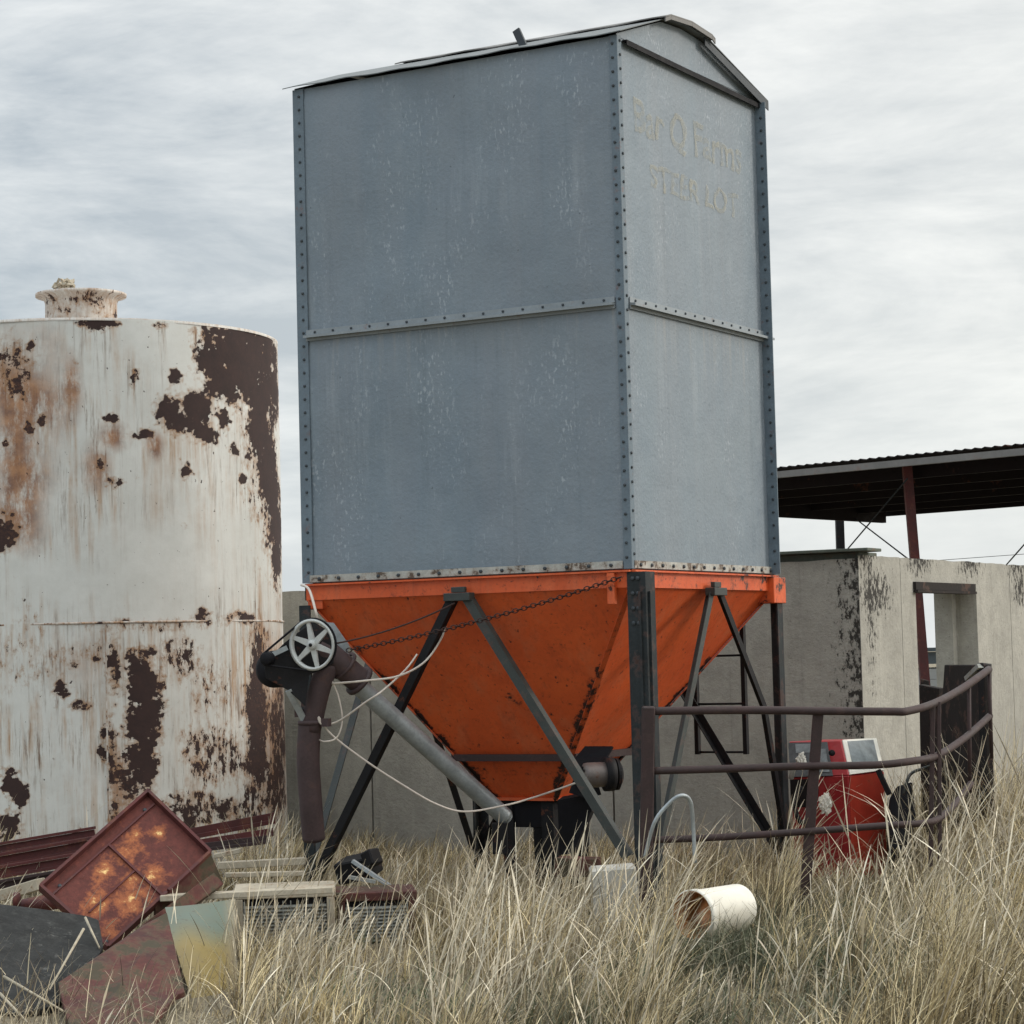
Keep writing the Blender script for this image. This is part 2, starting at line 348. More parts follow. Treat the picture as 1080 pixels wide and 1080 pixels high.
# ---------------------------------------------------------------- feed bin
W, D = 2.4, 2.16
ZB, ZS, ZT = 2.2, 3.817, 5.47
bin_ = empty('feed_bin', (-1.2, 1.08, 0), 'tall grey-blue square feed bin with a gabled roof above an orange hopper on steel legs', 'feed bin')
def grid_face(mb, o, U, V, nu, nv, wob=.006, seed=0):
    o = Vector(o); U = Vector(U); V = Vector(V); N = U.cross(V).normalized(); vs = []
    for j in range(nv+1):
        for i in range(nu+1):
            p = o+U*(i/nu)+V*(j/nv); e = min(1, min(i, nu-i, j, nv-j)/2)
            vs.append(p+N*e*wob*(noise.noise(Vector((p.x*1.2+seed, p.y*1.2, p.z*1.2)))*2))
    fs = [(j*(nu+1)+i, j*(nu+1)+i+1, (j+1)*(nu+1)+i+1, (j+1)*(nu+1)+i) for j in range(nv) for i in range(nu)]
    mb.add(vs, fs, True)
for z0, z1, nm, sd in ((ZB, ZS, 'lower_wall', 0), (ZS, ZT, 'upper_wall', 5)):
    mb = MB()
    grid_face(mb, (-W, 0, z0), (W, 0, 0), (0, 0, z1-z0), 24, 18, .016, sd)
    grid_face(mb, (0, 0, z0), (0, D, 0), (0, 0, z1-z0), 22, 18, .0003, sd+2)
    grid_face(mb, (0, D, z0), (-W, 0, 0), (0, 0, z1-z0), 24, 18, .008, sd+4)
    grid_face(mb, (-W, D, z0), (0, -D, 0), (0, 0, z1-z0), 22, 18, .008, sd+6)
    o = mb.build(nm, MT['panel'], bin_)
def bolts(mb, pts, nrm, r=.011, h=.009):
    for p in pts: mb.lathe(Vector(p), nrm, [(r, 0), (r, h*.7), (r*.5, h), (0, h)], 6, False)
# corner angles with bolt rows
for (x, y, sx, sy) in ((0, 0, -1, 1), (-W, 0, 1, 1), (0, D, -1, -1), (-W, D, 1, -1)):
    mb = MB(); w = .085 if x < -1 else .055; t = .006
    ex = x-sx*.012; ey = y-sy*.012   # stands 12 mm proud of the sheets
    mb.hexa([(ex, ey, ZB), (ex+sx*w, ey, ZB), (ex+sx*w, ey+sy*t, ZB), (ex, ey+sy*t, ZB), (ex, ey, ZT), (ex+sx*w, ey, ZT), (ex+sx*w, ey+sy*t, ZT), (ex, ey+sy*t, ZT)])
    mb.hexa([(ex, ey+sy*(t+.001), ZB), (ex+sx*t, ey+sy*(t+.001), ZB), (ex+sx*t, ey+sy*w, ZB), (ex, ey+sy*w, ZB), (ex, ey+sy*(t+.001), ZT), (ex+sx*t, ey+sy*(t+.001), ZT), (ex+sx*t, ey+sy*w, ZT), (ex, ey+sy*w, ZT)])
    bb = MB(); zs = [ZB+.07+k*.0875 for k in range(37)]
    bolts(bb, [(ex+sx*w*.6, ey, z) for z in zs], (0, -sy, 0), .0095); bolts(bb, [(ex, ey+sy*w*.6, z+.02) for z in zs], (-sx, 0, 0), .0095)
    if x == 0 and y > 1:
        mb.box(.0005, .078, D-.105, D-.097, ZB, ZT-.03); bolts(bb, [(.045, D-.105, z) for z in zs[:-1]], (0, -1, 0), .0095)
    mb.build('corner_angle', MT['trim'], bin_, extra=(bb, MT['bolt']))
# mid seam angle and its bolts
for (a, b, n) in (((-W+.06, 0, ZS), (-.055, 0, ZS), (0, -1, 0)), ((0, .06, ZS), (0, D-.0, ZS), (1, 0, 0)), ((-W+.06, D, ZS), (-.055, D, ZS), (0, 1, 0)), ((-W, .06, ZS), (-W, D-.06, ZS), (-1, 0, 0))):
    a = Vector(a); b = Vector(b); n = Vector(n); mb = MB()
    u = Vector((0, 0, 1))
    mb.hexa([q+n*i+u*j for q in (a, b) for i, j in ((.008, -.004), (.050, -.010), (.050, .006), (.008, .010))])
    mb.hexa([q+n*i+u*j for q in (a, b) for i, j in ((.008, .0105), (.014, .0105), (.014, .045), (.008, .045))])
    mb.hexa([q+n*i+u*j for q in (a, b) for i, j in ((.008, -.028), (.016, -.028), (.016, -.006), (.008, -.006))])
    bb = MB(); L = (b-a).length; k = int(L/.135)
    bolts(bb, [a+(b-a)*((i+.5)/k)+n*.014+u*.027 for i in range(k)], n, .0085); mb.build('seam_flange', MT['seam'], bin_, extra=(bb, MT['bolt']))
# bottom flange (worn pale strip with dark bolts)
for (a, b, n) in (((-W+.05, 0, 0), (-.05, 0, 0), (0, -1, 0)), ((0, .02, 0), (0, D-.05, 0), (1, 0, 0)), ((-W+.05, D, 0), (-.05, D, 0), (0, 1, 0)), ((-W, .05, 0), (-W, D-.05, 0), (-1, 0, 0))):
    a = Vector(a); b = Vector(b); n = Vector(n); u = Vector((0, 0, 1)); mb = MB()
    mb.hexa([q+n*i+u*j for q in (a, b) for i, j in ((.009, ZB+.004), (.016, ZB+.004), (.016, ZB+.05), (.009, ZB+.05))])
    bb = MB(); L = (b-a).length; k = int(L/.145)
    bolts(bb, [a+(b-a)*((i+.5)/k)+n*.016+u*(ZB+.025) for i in range(k)], n, .012, .012); mb.build('bottom_flange', MT['trimlight'], bin_, extra=(bb, MT['bolt']))
# gable ends and roof
ZR = ZT+.235; YA, YB = .62, 1.22
PROF = [(-.045, ZT+.008), (YA, ZR), ((YA+YB)/2, ZR+.018), (YB, ZR), (D+.012, ZT-.000)]
for x, s_ in ((.0, 1), (-W, -1)):
    mb = MB(); X = x+s_*.004; P5 = [(.0, ZT-.005), (D, ZT-.005), (D, ZT-.002), (YB, ZR-.014), ((YA+YB)/2, ZR+.004), (YA, ZR-.014), (.0, ZT+.012)]
    n = len(P5); mb.add([(X, y, z) for y, z in P5]+[(X-s_*.004, y, z) for y, z in P5], [tuple(range(n)), tuple(reversed(range(n, 2*n)))]+[(i, (i+1) % n, n+(i+1) % n, n+i) for i in range(n)])
    mb.build('gable', MT['panel'], bin_)
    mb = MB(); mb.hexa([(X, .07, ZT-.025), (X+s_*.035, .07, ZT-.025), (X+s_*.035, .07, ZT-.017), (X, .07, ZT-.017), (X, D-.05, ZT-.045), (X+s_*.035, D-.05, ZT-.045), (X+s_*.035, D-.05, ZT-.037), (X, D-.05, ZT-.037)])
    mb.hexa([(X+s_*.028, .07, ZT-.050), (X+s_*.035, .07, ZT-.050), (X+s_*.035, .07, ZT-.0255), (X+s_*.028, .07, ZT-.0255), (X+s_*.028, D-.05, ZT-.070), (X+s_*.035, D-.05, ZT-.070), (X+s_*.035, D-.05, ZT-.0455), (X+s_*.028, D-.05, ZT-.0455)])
    mb.build('gable_angle', MT['rubber'], bin_)  # not rubber: near-black colour paints the shadow line along the gable foot
x0, x1 = -W-.07, .055
def sheet(prof, xa, xb, t, n, wav):
    mb = MB(); vs = []; m = len(prof)
    for k in range(n+1):
        x = xa+(xb-xa)*k/n
        for j, (y, z) in enumerate(prof):
            e = wav*(math.sin(k*1.3+j)+.8*math.sin(k*.37+j*2)) if j in (0, m-1) else 0
            vs += [(x, y, z+e), (x, y, z+e+t)]
    fs = []
    for k in range(n):
        a = k*2*m; b = a+2*m
        for j in range(m-1): q = 2*j; fs += [(a+q, a+q+2, b+q+2, b+q), (a+q+1, b+q+1, b+q+3, a+q+3)]
        fs += [(a, b, b+1, a+1), (a+2*m-2, a+2*m-1, b+2*m-1, b+2*m-2)]
    for o_ in (0, n*2*m):
        fs += [(o_+2*j, o_+2*j+1, o_+2*j+3, o_+2*j+2) for j in range(m-1)]
    mb.add(vs, fs); return mb
ro = sheet(PROF, x0, x1, .006, 30, .0035).build('roof', MT['roof'], bin_)
mb = MB()   # dark strip painting the shaded underside of the overhang, far slope
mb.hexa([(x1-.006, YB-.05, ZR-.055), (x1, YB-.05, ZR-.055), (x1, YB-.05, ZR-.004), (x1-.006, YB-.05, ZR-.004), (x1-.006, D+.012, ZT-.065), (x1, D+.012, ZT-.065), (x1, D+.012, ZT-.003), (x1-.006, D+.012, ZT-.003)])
mb.build('rake_shade_trim', MT['bolt'], ro)
cap_ = [(YA-.09, ZR-.018), (YA-.01, ZR+.012), ((YA+YB)/2, ZR+.036), (YB, ZR+.016), (YB+.05, ZR-.004)]
mb = sheet(cap_, -1.95, x1+.03, .008, 22, .004)
for (ya, za_), (yb, zb_) in zip(cap_[:-1], cap_[1:]):
    mb.hexa([(x1+.022, ya+.001, za_-.026), (x1+.030, ya+.001, za_-.026), (x1+.030, ya+.001, za_-.001), (x1+.022, ya+.001, za_-.001), (x1+.022, yb-.001, zb_-.026), (x1+.030, yb-.001, zb_-.026), (x1+.030, yb-.001, zb_-.001), (x1+.022, yb-.001, zb_-.001)])
mb.build('ridge_cap', MT['fascia'], ro)
mb = MB(); p = Vector((-.72, .12, ZT+.06)); mb.obox(p+Vector((-.02, 0, .055)), .05, .02, .14, (1, 0, .45)); mb.build('roof_bracket', MT['bolt'], ro)
# lettering
def lettering(txt, y0, y1, zc, zh, name):
    cu = bpy.data.curves.new('tmp', 'FONT'); cu.body = txt; cu.size = 1; cu.offset = .018; cu.extrude = 0
    ob = bpy.data.objects.new('tmp', cu); COL.objects.link(ob)
    dg = bpy.context.evaluated_depsgraph_get(); me = bpy.data.meshes.new_from_object(ob.evaluated_get(dg))
    bpy.data.objects.remove(ob); bpy.data.curves.remove(cu)
    bm = bmesh.new(); bm.from_mesh(me); bmesh.ops.remove_doubles(bm, verts=bm.verts, dist=.0005); bmesh.ops.triangulate(bm, faces=bm.faces); bmesh.ops.subdivide_edges(bm, edges=[e for e in bm.edges if e.calc_length() > .12], cuts=2, use_grid_fill=True); bmesh.ops.triangulate(bm, faces=bm.faces)
    for f in bm.faces:
        f.smooth = False
        if f.normal.z < 0: f.normal_flip()
    bm.to_mesh(me); bm.free(); me.attributes.remove(me.attributes['sharp_face']) if 'sharp_face' in me.attributes and False else None
    v = np.empty(len(me.vertices)*3, np.float32); me.vertices.foreach_get('co', v); v = v.reshape(-1, 3)
    lo, hi = v.min(0), v.max(0); u = (v[:, 0]-lo[0])/(hi[0]-lo[0]); w_ = (v[:, 1]-lo[1])/(hi[1]-lo[1])
    out = np.stack([np.full(len(v), .0035)+1.2, y0+(y1-y0)*u-1.08+.05*w_*zh+.011*np.sin(u*47+w_*5)+.006*np.sin(u*110+w_*9), zc-zh/2+zh*w_+.008*np.sin(u*31+w_*3)], -1).astype(np.float32)
    me.vertices.foreach_set('co', out.ravel()); me.materials.append(MT['letters'])
    o = bpy.data.objects.new(name, me); COL.objects.link(o); o.parent = bin_
lettering('Bar Q Farms', .20, 1.80, ZT-.47, .27, 'lettering')
lettering('STEER LOT', .40, 1.72, ZT-.80, .16, 'lettering')

# hopper ---------------------------------------------------------
HX0, HX1, HY0, HY1, HZ = -1.49, -1.05, .86, 1.30, .745
hop = MB(); zt = ZB-.004; zr = ZB-.112
ins = .012
rim = MB()
for (a, b, n) in (((-W, 0), (0, 0), (0, -1)), ((0, 0), (0, D), (1, 0)), ((0, D), (-W, D), (0, 1)), ((-W, D), (-W, 0), (-1, 0))):
    a = Vector((*a, 0)); b = Vector((*b, 0)); n = Vector((*n, 0)); u = Vector((0, 0, 1))
    rim.hexa([q-n*i+u*j for q in (a, b) for i, j in ((.0, zr), (.008, zr), (.008, zt), (.0, zt))])
    rim.hexa([q+n*i+u*j for q in (a, b) for i, j in ((.001, zt-.014), (.03, zt-.014), (.03, zt-.004), (.001, zt-.004))])
ro_ = rim.build('hopper_rim', MT['orange'], bin_)
top = [(-W+.01, .01), (-.01, .01), (-.01, D-.01), (-W+.01, D-.01)]; bot = [(HX0, HY0), (HX1, HY0), (HX1, HY1), (HX0, HY1)]
for i in range(4):
    a, b = top[i], top[(i+1) % 4]; c, d = bot[(i+1) % 4], bot[i]; n = 40; vs = []
    for j in range(n+1):
        for k in range(n+1):
            u_, v_ = k/n, j/n
            x = (a[0]*(1-u_)+b[0]*u_)*(1-v_)+(d[0]*(1-u_)+c[0]*u_)*v_; y = (a[1]*(1-u_)+b[1]*u_)*(1-v_)+(d[1]*(1-u_)+c[1]*u_)*v_
            e = math.sin(math.pi*u_)*math.sin(math.pi*v_)
            vs.append(Vector((x, y, (zr+.01)*(1-v_)+HZ*v_-.02*e*noise.noise(Vector((x*2, y*2, v_*3))))))
    hop.add(vs, [(j*(n+1)+k, j*(n+1)+k+1, (j+1)*(n+1)+k+1, (j+1)*(n+1)+k) for j in range(n) for k in range(n)], True)
ho = hop.build('hopper', MT['orange'], bin_)
# ridge seams of the hopper and mid flange
V3 = Vector
corn_t = [V3((x, y, zr+.01)) for x, y in top]; corn_b = [V3((x, y, HZ)) for x, y in bot]
mb = MB()
for i in range(4):
    ctr = V3((-1.25, 1.08, 1.5)); a, b = corn_t[i], corn_b[i]; m = ((a+b)/2-ctr); m.z = 0; m.normalize(); m2 = (m+V3((0, 0, -.8))).normalized()
    mb.bar(a+m2*.006, b+m2*.006, .035, .008, m2)
sm_ = mb.build('corner_seam', MT['orange'], ho)
def lerp(a, b, t): return a+(b-a)*t
def hop_ring(z):
    t = (corn_t[0].z-z)/(corn_t[0].z-HZ); return [lerp(corn_t[i], corn_b[i], t) for i in range(4)]
mb = MB(); r1 = hop_ring(1.03)
for i in range(4):
    a, b = r1[i], r1[(i+1) % 4]; m = (a+b)/2-V3((-1.26, 1.08, 1.03)); m.normalize(); mb.bar(a+m*.022, b+m*.022, .05, .045)
fl_ = mb.build('hopper_flange', MT['maroon'], ho)
mb = MB(); r1 = hop_ring(HZ+.004)
for i in range(4):
    a, b = r1[i], r1[(i+1) % 4]; m = (a+b)/2-V3((-1.27, 1.08, HZ+.004)); m.normalize(); mb.bar(a+m*.01, b+m*.01, .03, .02)
mb.build('outlet_lip', MT['orange'], ho)
# rust field: ridges, flange, outlet, a patch in the middle of the left face
for o in (ho, ro_, sm_):
    v = verts(o)+np.array([-1.2, 1.08, 0]); rr = np.zeros(len(v))
    for i in range(4):
        a = np.array(corn_t[i]); b = np.array(corn_b[i]); d = b-a; L2 = d@d; tt = np.clip((v-a)@d/L2, 0, 1); ds = np.linalg.norm(v-(a+tt[:, None]*d), axis=1)
        rr = np.maximum(rr, .20*np.exp(-(ds/.055)**2)*(tt > .35)+.13*np.exp(-(ds/.09)**2))
    rr = np.maximum(rr, .10*np.exp(-((v[:, 2]-1.0)/.05)**2)); rr = np.maximum(rr, .14*np.exp(-((v[:, 2]-HZ)/.06)**2))
    rr = np.maximum(rr, .20*np.exp(-(((v[:, 0]+1.08)/.10)**2+((v[:, 2]-1.42)/.13)**2))*(v[:, 1] < 1))
    rr = np.maximum(rr, .19*np.exp(-((v[:, 2]-.93)/.04)**2)*(v[:, 2] < 1.0))
    if o is ro_: rr = np.maximum(rr, .10+.0*v[:, 0]); rr = np.where((v[:, 0] > -.02) & (v[:, 1] > D-.3), .2, rr)
    fattr(o, 'rust', rr)
# corner gusset boxes
for i, (x, y, sx, sy) in enumerate(((0, 0, -1, 1), (-W, 0, 1, 1), (0, D, -1, -1), (-W, D, 1, -1))):
    mb = MB(); x_, y_ = x-sx*.034, y-sy*.034
    a = (min(x_, x_+sx*.19), max(x_, x_+sx*.19)); b = (min(y_, y_+sy*.19), max(y_, y_+sy*.19))
    if i == 0:
        mb.box(-.155, -.104, -.03, .006, zr-.10, zt-.018)
    elif i == 2: mb.box(a[0]+.02, a[1]+.010, b[0]+.02, b[1]+.03, zr-.085, zt-.018)
    else: mb.box(a[0]+.045, a[1]-.03, b[0]+.045, b[1]-.03, zr-.06, zt-.018)
    g = mb.build('corner_gusset', MT['orange'], bin_, bevel=.004); fattr(g, 'rust', [.21 if i == 2 else .14]*len(g.data.vertices))

# legs (channel section) and braces
for i, (x, y, sx, sy) in enumerate(((0, 0, -1, 1), (-W, 0, 1, 1), (0, D, -1, -1), (-W, D, 1, -1))):
    mb = MB(); zt_ = ZB-.02 if i == 0 else ZB-.145; z0 = gz(x, y)-.1
    w = .125 if i == 0 else .085; e = .012 if i == 0 else .03
    if i == 0: x = x+.088
    ex, ey = x-sx*e, y-sy*e
    n1 = V3((sx, 0, 0)); n2 = V3((0, sy, 0))
    mb.angle((ex, ey, z0), (ex, ey, zt_), w, .012, n1, n2)
    if i == 0:
        mb.hexa([(q[0], q[1], z) for z in (z0, zt_-.12) for q in ((ex-.0-.045, ey-.014), (ex+.0-.030, ey-.014), (ex-.030, ey-.001), (ex-.045, ey-.001))])
        mb.hexa([(q[0], q[1], z) for z in (z0, zt_-.12) for q in ((ex+.001, ey+.03), (ex+.015, ey+.03), (ex+.015, ey+.045), (ex+.001, ey+.045))])
    mb.box(min(ex, ex+sx*.2), max(ex, ex+sx*.2), min(ey, ey+sy*.2), max(ey, ey+sy*.2), gz(x, y)+.1, gz(x, y)+.115)
    bb = MB()
    if i == 0:
        bolts(bb, [(ex-.05, ey, z) for z in (2.14, 2.05, 1.96, 1.87)], (0, -1, 0), .013, .012)
        bolts(bb, [(ex-.085, ey, z) for z in (2.14, 2.05, 1.96, 1.87)], (0, -1, 0), .013, .012)
    mb.build('leg', MT['darksteel'], bin_, extra=(bb, MT['bolt']))
za = ZB-.14
def brace(a, b, n, mt=MT['bracegrey'], w=.055, mid=None):
    mb = MB(); n = V3(n)
    pts = [V3(a)]+([V3(mid)] if mid is not None else [])+[V3(b)]
    for p, q in zip(pts[:-1], pts[1:]):
        d = (q-p).normalized(); sd = d.cross(n).normalized()
        mb.angle(p-sd*w/2, q-sd*w/2, w, .007, sd, -n)
    return mb.build('brace', mt, bin_)
zf = .47
o1 = .055
brace((-1.25, -o1, za), (-W+.02, -o1, .22), (0, -1, 0), MT['blacksteel']); brace((-1.14, -o1, za), (-.06, -o1, zf), (0, -1, 0), MT['bracegrey'], .058)
brace((o1, D/2-.06, za), (o1, .10, .34), (1, 0, 0)); brace((o1, D/2+.08, za), (o1, D-.02, .24), (1, 0, 0), MT['blacksteel'], .05, (o1+.01, D/2+.70, 1.30))
brace((-1.14, D+o1, za), (-.04, D+o1, .3), (0, 1, 0), MT['blacksteel']); brace((-1.25, D+o1, za), (-W, D+o1, .3), (0, 1, 0), MT['blacksteel'])
brace((-W-o1, D/2-.06, za), (-W-o1, .04, .3), (-1, 0, 0)); brace((-W-o1, D/2+.06, za), (-W-o1, D-.04, .3), (-1, 0, 0), MT['blacksteel'])
for c, X, Y in (((-1.195, -.045, za+.01), (1, 0, 0), (0, 1, 0)), ((.05, D/2+.01, za+.01), (0, 1, 0), (-1, 0, 0)), ((-1.195, D+.045, za+.01), (1, 0, 0), (0, 1, 0)), ((-W-.045, D/2, za+.01), (0, 1, 0), (-1, 0, 0))):
    mb = MB(); mb.obox(c, .19, .07, .05, X, Y); mb.obox(V3(c)+V3((0, 0, .045)), .10, .03, .035, X, Y); mb.build('brace_bracket', MT['bracegrey'], bin_, bevel=.003)
# ladder on the back face
mb = MB()
lad = MB()
for x in (-.70, -.33): lad.bar((x, D+.15, .97), (x, D+.15, ZT+.1), .03, .04, (0, 1, 0))
for k in range(14): lad.tube([(-.69, D+.15, .985+k*.335), (-.34, D+.15, .985+k*.335)], .009, 6)
for z in (2.4, 3.9, 5.3):
    for x in (-.70, -.33): lad.bar((x, D+.012, z), (x, D+.129, z), .02, .03)
lad.build('ladder', MT['blacksteel'], bin_)
# outlet boot
mb = MB(); c0 = V3((-1.27, 1.08, 0))
def frust(mb, z0, z1, a0, a1, cx=-1.27, cy=1.08, sx=1., ox=0.):
    mb.hexa([(cx+ox+i*a0*sx, cy+j*a0, z0) for i, j in ((-1, -1), (1, -1), (1, 1), (-1, 1))]+[(cx+i*a1, cy+j*a1, z1) for i, j in ((-1, -1), (1, -1), (1, 1), (-1, 1))])
frust(mb, .56, HZ-.008, .19, .205); mb.build('outlet_boot', MT['rubber'], bin_, bevel=.004)
for (x, y, tx, ty) in ((-1.47, .87, -.06, 0), (-1.07, .87, .0, 0), (-1.07, 1.29, .06, 0), (-1.47, 1.29, -.04, 0)):
    mb = MB(); mb.angle((x, y, HZ-.01), (x+tx*-.6, y+ty, .0), .09, .01, (1 if x < -1.2 else -1, 0, 0), (0, 1, 0)); mb.build('boot_leg', MT['blacksteel'], bin_)
# vibrator motor and its bracket on the hopper's right slope
mc = at(634, 817, 14.75); ax = (rh*1.0+fh*.25).normalized()
mo = empty('hopper_motor', mc, 'small round electric motor with a vented end, bolted under the orange hopper', 'motor')
mb = MB(); mb.lathe(mc-ax*.12, ax, [(0, 0), (.05, 0), (.075, .012), (.078, .03), (.078, .19), (.07, .205), (0, .205)], 28); mb.build('housing', MT['motor'], mo)
mb = MB(); mb.lathe(mc+ax*.02, ax, [(.079, 0), (.105, 0), (.105, .06), (.079, .06)], 28); mb.lathe(mc+ax*.09, ax, [(0, .0), (.10, 0), (.10, .018), (.06, .04), (0, .04)], 28, False); mb.build('end_flange', MT['blacksteel'], mo)
mb = MB()
for k in range(10):
    a = 2*math.pi*k/10; u_ = ax.cross(V3((0, 0, 1))).normalized(); w_ = ax.cross(u_)
    p = mc-ax*.122+(u_*math.cos(a)+w_*math.sin(a))*.042; mb.obox(p, .006, .03, .012, ax, (u_*math.cos(a)+w_*math.sin(a)))
mb.build('vent_slots', MT['rubber'], mo)
mb = MB(); p = mc+V3((0, 0, .0))
mb.slab([at(607, 828, 14.9), at(606, 800, 14.95), at(617, 787, 15.0), at(646, 787, 14.92), at(640, 797, 14.9), at(652, 805, 14.85), at(634, 806, 14.85), at(618, 815, 14.85)], .02)
mb.build('bracket', MT['rubber'], mo); mb = MB()
mb.slab([at(600, 836, 14.95), at(612, 800, 14.95), at(622, 800, 14.95), at(634, 838, 14.9), at(618, 842, 14.9)], .015)
mb.build('bracket', MT['rubber'], mo)
mb = MB(); mb.slab([at(588, 844, 15.0), at(620, 838, 14.95), at(626, 850, 14.95), at(604, 900, 15.0), at(590, 902, 15.05)], .12); mb.build('chute', MT['rubber'], bin_)

# ---------------------------------------------------------------- auger
A0 = at(533, 862, 15.35); A1 = at(346, 695, 14.65)
aug = empty('auger', (A1.x, A1.y, 0), 'slanting galvanised auger tube with belt drive and spoked pulley beside the orange hopper', 'auger')
dA = (A1-A0).normalized()
mb = MB(); mb.tube([A0, A0+dA*.02, A1-dA*.25, A1], .058, 20); mb.build('auger_tube', MT['galv'], aug)
mb = MB(); mb.lathe(A0-dA*.01, -dA, [(.0, .018), (.03, .018), (.035, 0), (.050, 0), (.045, .01), (0, .03)], 20); mb.build('end_cap', MT['galv'], aug)
c = A0+dA*.06
mb = MB(); mb.obox(c-V3((0, 0, .17)), .1, .1, .2, rh, V3((0, 0, 1)).cross(rh)); mb.build('support_foot', MT['blacksteel'], aug, bevel=.005)
B = at(345, 693, 14.62)
mb = MB(); e0 = at(379, 718, 14.72); e1 = at(340, 684, 14.6)
mb.tube([e0-(e1-e0)*.05, e0, e1, e1+(e1-e0)*.15], [.078, .082, .078, .06], 16)
mb.lathe(e0, (e1-e0), [(.082, -.012), (.105, -.012), (.105, .012), (.082, .012)], 20); mb.lathe(at(363, 702, 14.68), (e1-e0), [(.08, -.008), (.10, -.008), (.10, .008), (.08, .008)], 20)
mb.build('auger_head', MT['spout'], aug)
# down spout
mb = MB(); mb.tube(spline([at(346, 700, 14.62), at(336, 730, 14.62), at(327, 770, 14.64)], 5), .068, 18); mb.tube(spline([at(327, 762, 14.64), at(325, 800, 14.66), at(328, 850, 14.7), at(331, 885, 14.75)], 6), [.072]*19, 18)
mb.lathe(at(328, 762, 14.64), (0, 0, -1), [(.068, -.012), (.083, -.012), (.083, .012), (.068, .012)], 18)
mb.obox(at(344, 762, 14.58), .05, .04, .05); mb.obox(at(316, 752, 14.62), .05, .04, .05)
mb.build('down_spout', MT['spout'], aug)
# pulley wheel
pc = at(330, 680, 14.42); pn = (-fh*.9-rh*.42+V3((0, 0, -.05))).normalized()
pu = V3((0, 0, 1)); pu = (pu-pn*pu.dot(pn)).normalized(); pr = pn.cross(pu)
mb = MB(); RW = .165
mb.lathe(pc, pn, [(RW-.026, -.014), (RW-.006, -.014), (RW-.012, -.004), (RW-.012, .004), (RW-.006, .014), (RW-.026, .014), (RW-.026, -.014)], 48)
mb.lathe(pc, pn, [(0, .028), (.026, .028), (.03, .02), (.034, -.02), (.0, -.02)], 24)
for k in range(6):
    a = 2*math.pi*k/6+.35; d = pr*math.cos(a)+pu*math.sin(a); s_ = pn.cross(d)
    p0, p1 = pc+d*.026, pc+d*(RW-.024)
    mb.hexa([p0-s_*.02-pn*.008, p0+s_*.02-pn*.008, p0+s_*.02+pn*.008, p0-s_*.02+pn*.008, p1-s_*.011-pn*.007, p1+s_*.011-pn*.007, p1+s_*.011+pn*.007, p1-s_*.011+pn*.007])
pl = mb.build('pulley', MT['alu'], aug)
mb = MB(); mb.lathe(pc, pn, [(0, .034), (.011, .034), (.011, .02)], 12); mb.build('axle', MT['blacksteel'], pl)
# drive pulley, belt, motor
dc = at(281, 695, 14.42)
mb = MB(); mb.lathe(dc, pn, [(0, .02), (.035, .02), (.04, .012), (.034, 0), (.04, -.012), (.04, -.04), (0, -.04)], 20); mb.build('drive_pulley', MT['rubber'], aug)
ang = []
d = dc-pc; L = d.length; dx, dy = d.dot(pr), d.dot(pu); th = math.atan2(dy, dx); R1, R2 = RW-.004, .038; be = math.acos((R1-R2)/L)
loop = []
for k in range(29): a = th+be+(2*math.pi-2*be)*k/28; loop.append(pc+(pr*math.cos(a)+pu*math.sin(a))*R1)
for k in range(9): a = th-be+2*be*k/8; loop.append(dc+(pr*math.cos(a)+pu*math.sin(a))*R2)
loop.append(loop[0]); mb = MB(); mb.tube(loop, .007, 6, cap=False); mb.build('belt', MT['rubber'], aug)
mb = MB()   # motor body behind, slanting down-right
m0 = at(287, 709, 14.62); m1 = at(318, 716, 14.85)
mb.lathe(at(282, 706, 14.55), (fh*1.0+rh*.5), [(0, 0), (.07, 0), (.105, .03), (.115, .06), (.115, .26), (.09, .30), (0, .30)], 24)
mb.build('motor', MT['rubber'], aug)
mb = MB(); mb.slab([at(278, 700, 14.5), at(300, 678, 14.5), at(330, 655, 14.55), at(350, 668, 14.55), at(352, 700, 14.55), at(326, 712, 14.52), at(322, 745, 14.5), at(304, 728, 14.5), at(281, 716, 14.5)], .02)
mb.build('mounting_plate', MT['blacksteel'], aug, bevel=.003)
mb = MB(); mb.bar(at(304, 728, 14.5), at(321, 760, 14.6), .04, .012, -fw); mb.build('bracket', MT['galv'], aug); mb = MB(); mb.bar(at(288, 690, 14.46), at(303, 683, 14.46), .03, .01, -fw); mb.build('bracket', MT['galv'], aug)
# guard / back plate pale grey behind the wheel
mb = MB(); mb.slab([at(342, 656, 14.75), at(352, 657, 14.75), at(368, 680, 14.75), at(366, 696, 14.75), at(350, 690, 14.75)], .01); mb.build('guard_plate', MT['galv'], aug)

# chain and wire from near leg to the auger
def chain(a, b, sag, name, n, label):
    mb = MB(); a = V3(a); b = V3(b); pts = []
    for k in range(n+1):
        t = k/n; p = a.lerp(b, t); p.z -= sag*4*t*(1-t); pts.append(p)
    for k in range(n):
        p, q = pts[k], pts[k+1]; d = (q-p).normalized(); u_ = V3((0, 0, 1)) if k % 2 else V3((0, 1, 0)); s_ = (u_-d*u_.dot(d)).normalized()
        c = (p+q)/2; Lh = (q-p).length*.5+.006; ring = []
        for j in range(10):
            an = 2*math.pi*j/10; ring.append(c+d*math.cos(an)*Lh+s_*math.sin(an)*.013)
        ring.append(ring[0]); mb.tube(ring, .0036, 5, cap=False)
    return tag(mb.build(name, MT['chain']), label, 'chain')
chain((-.05, -.045, ZB-.05), at(366, 686, 14.62), .035, 'chain', 62, 'rusty link chain strung across the front of the orange hopper to the auger head')
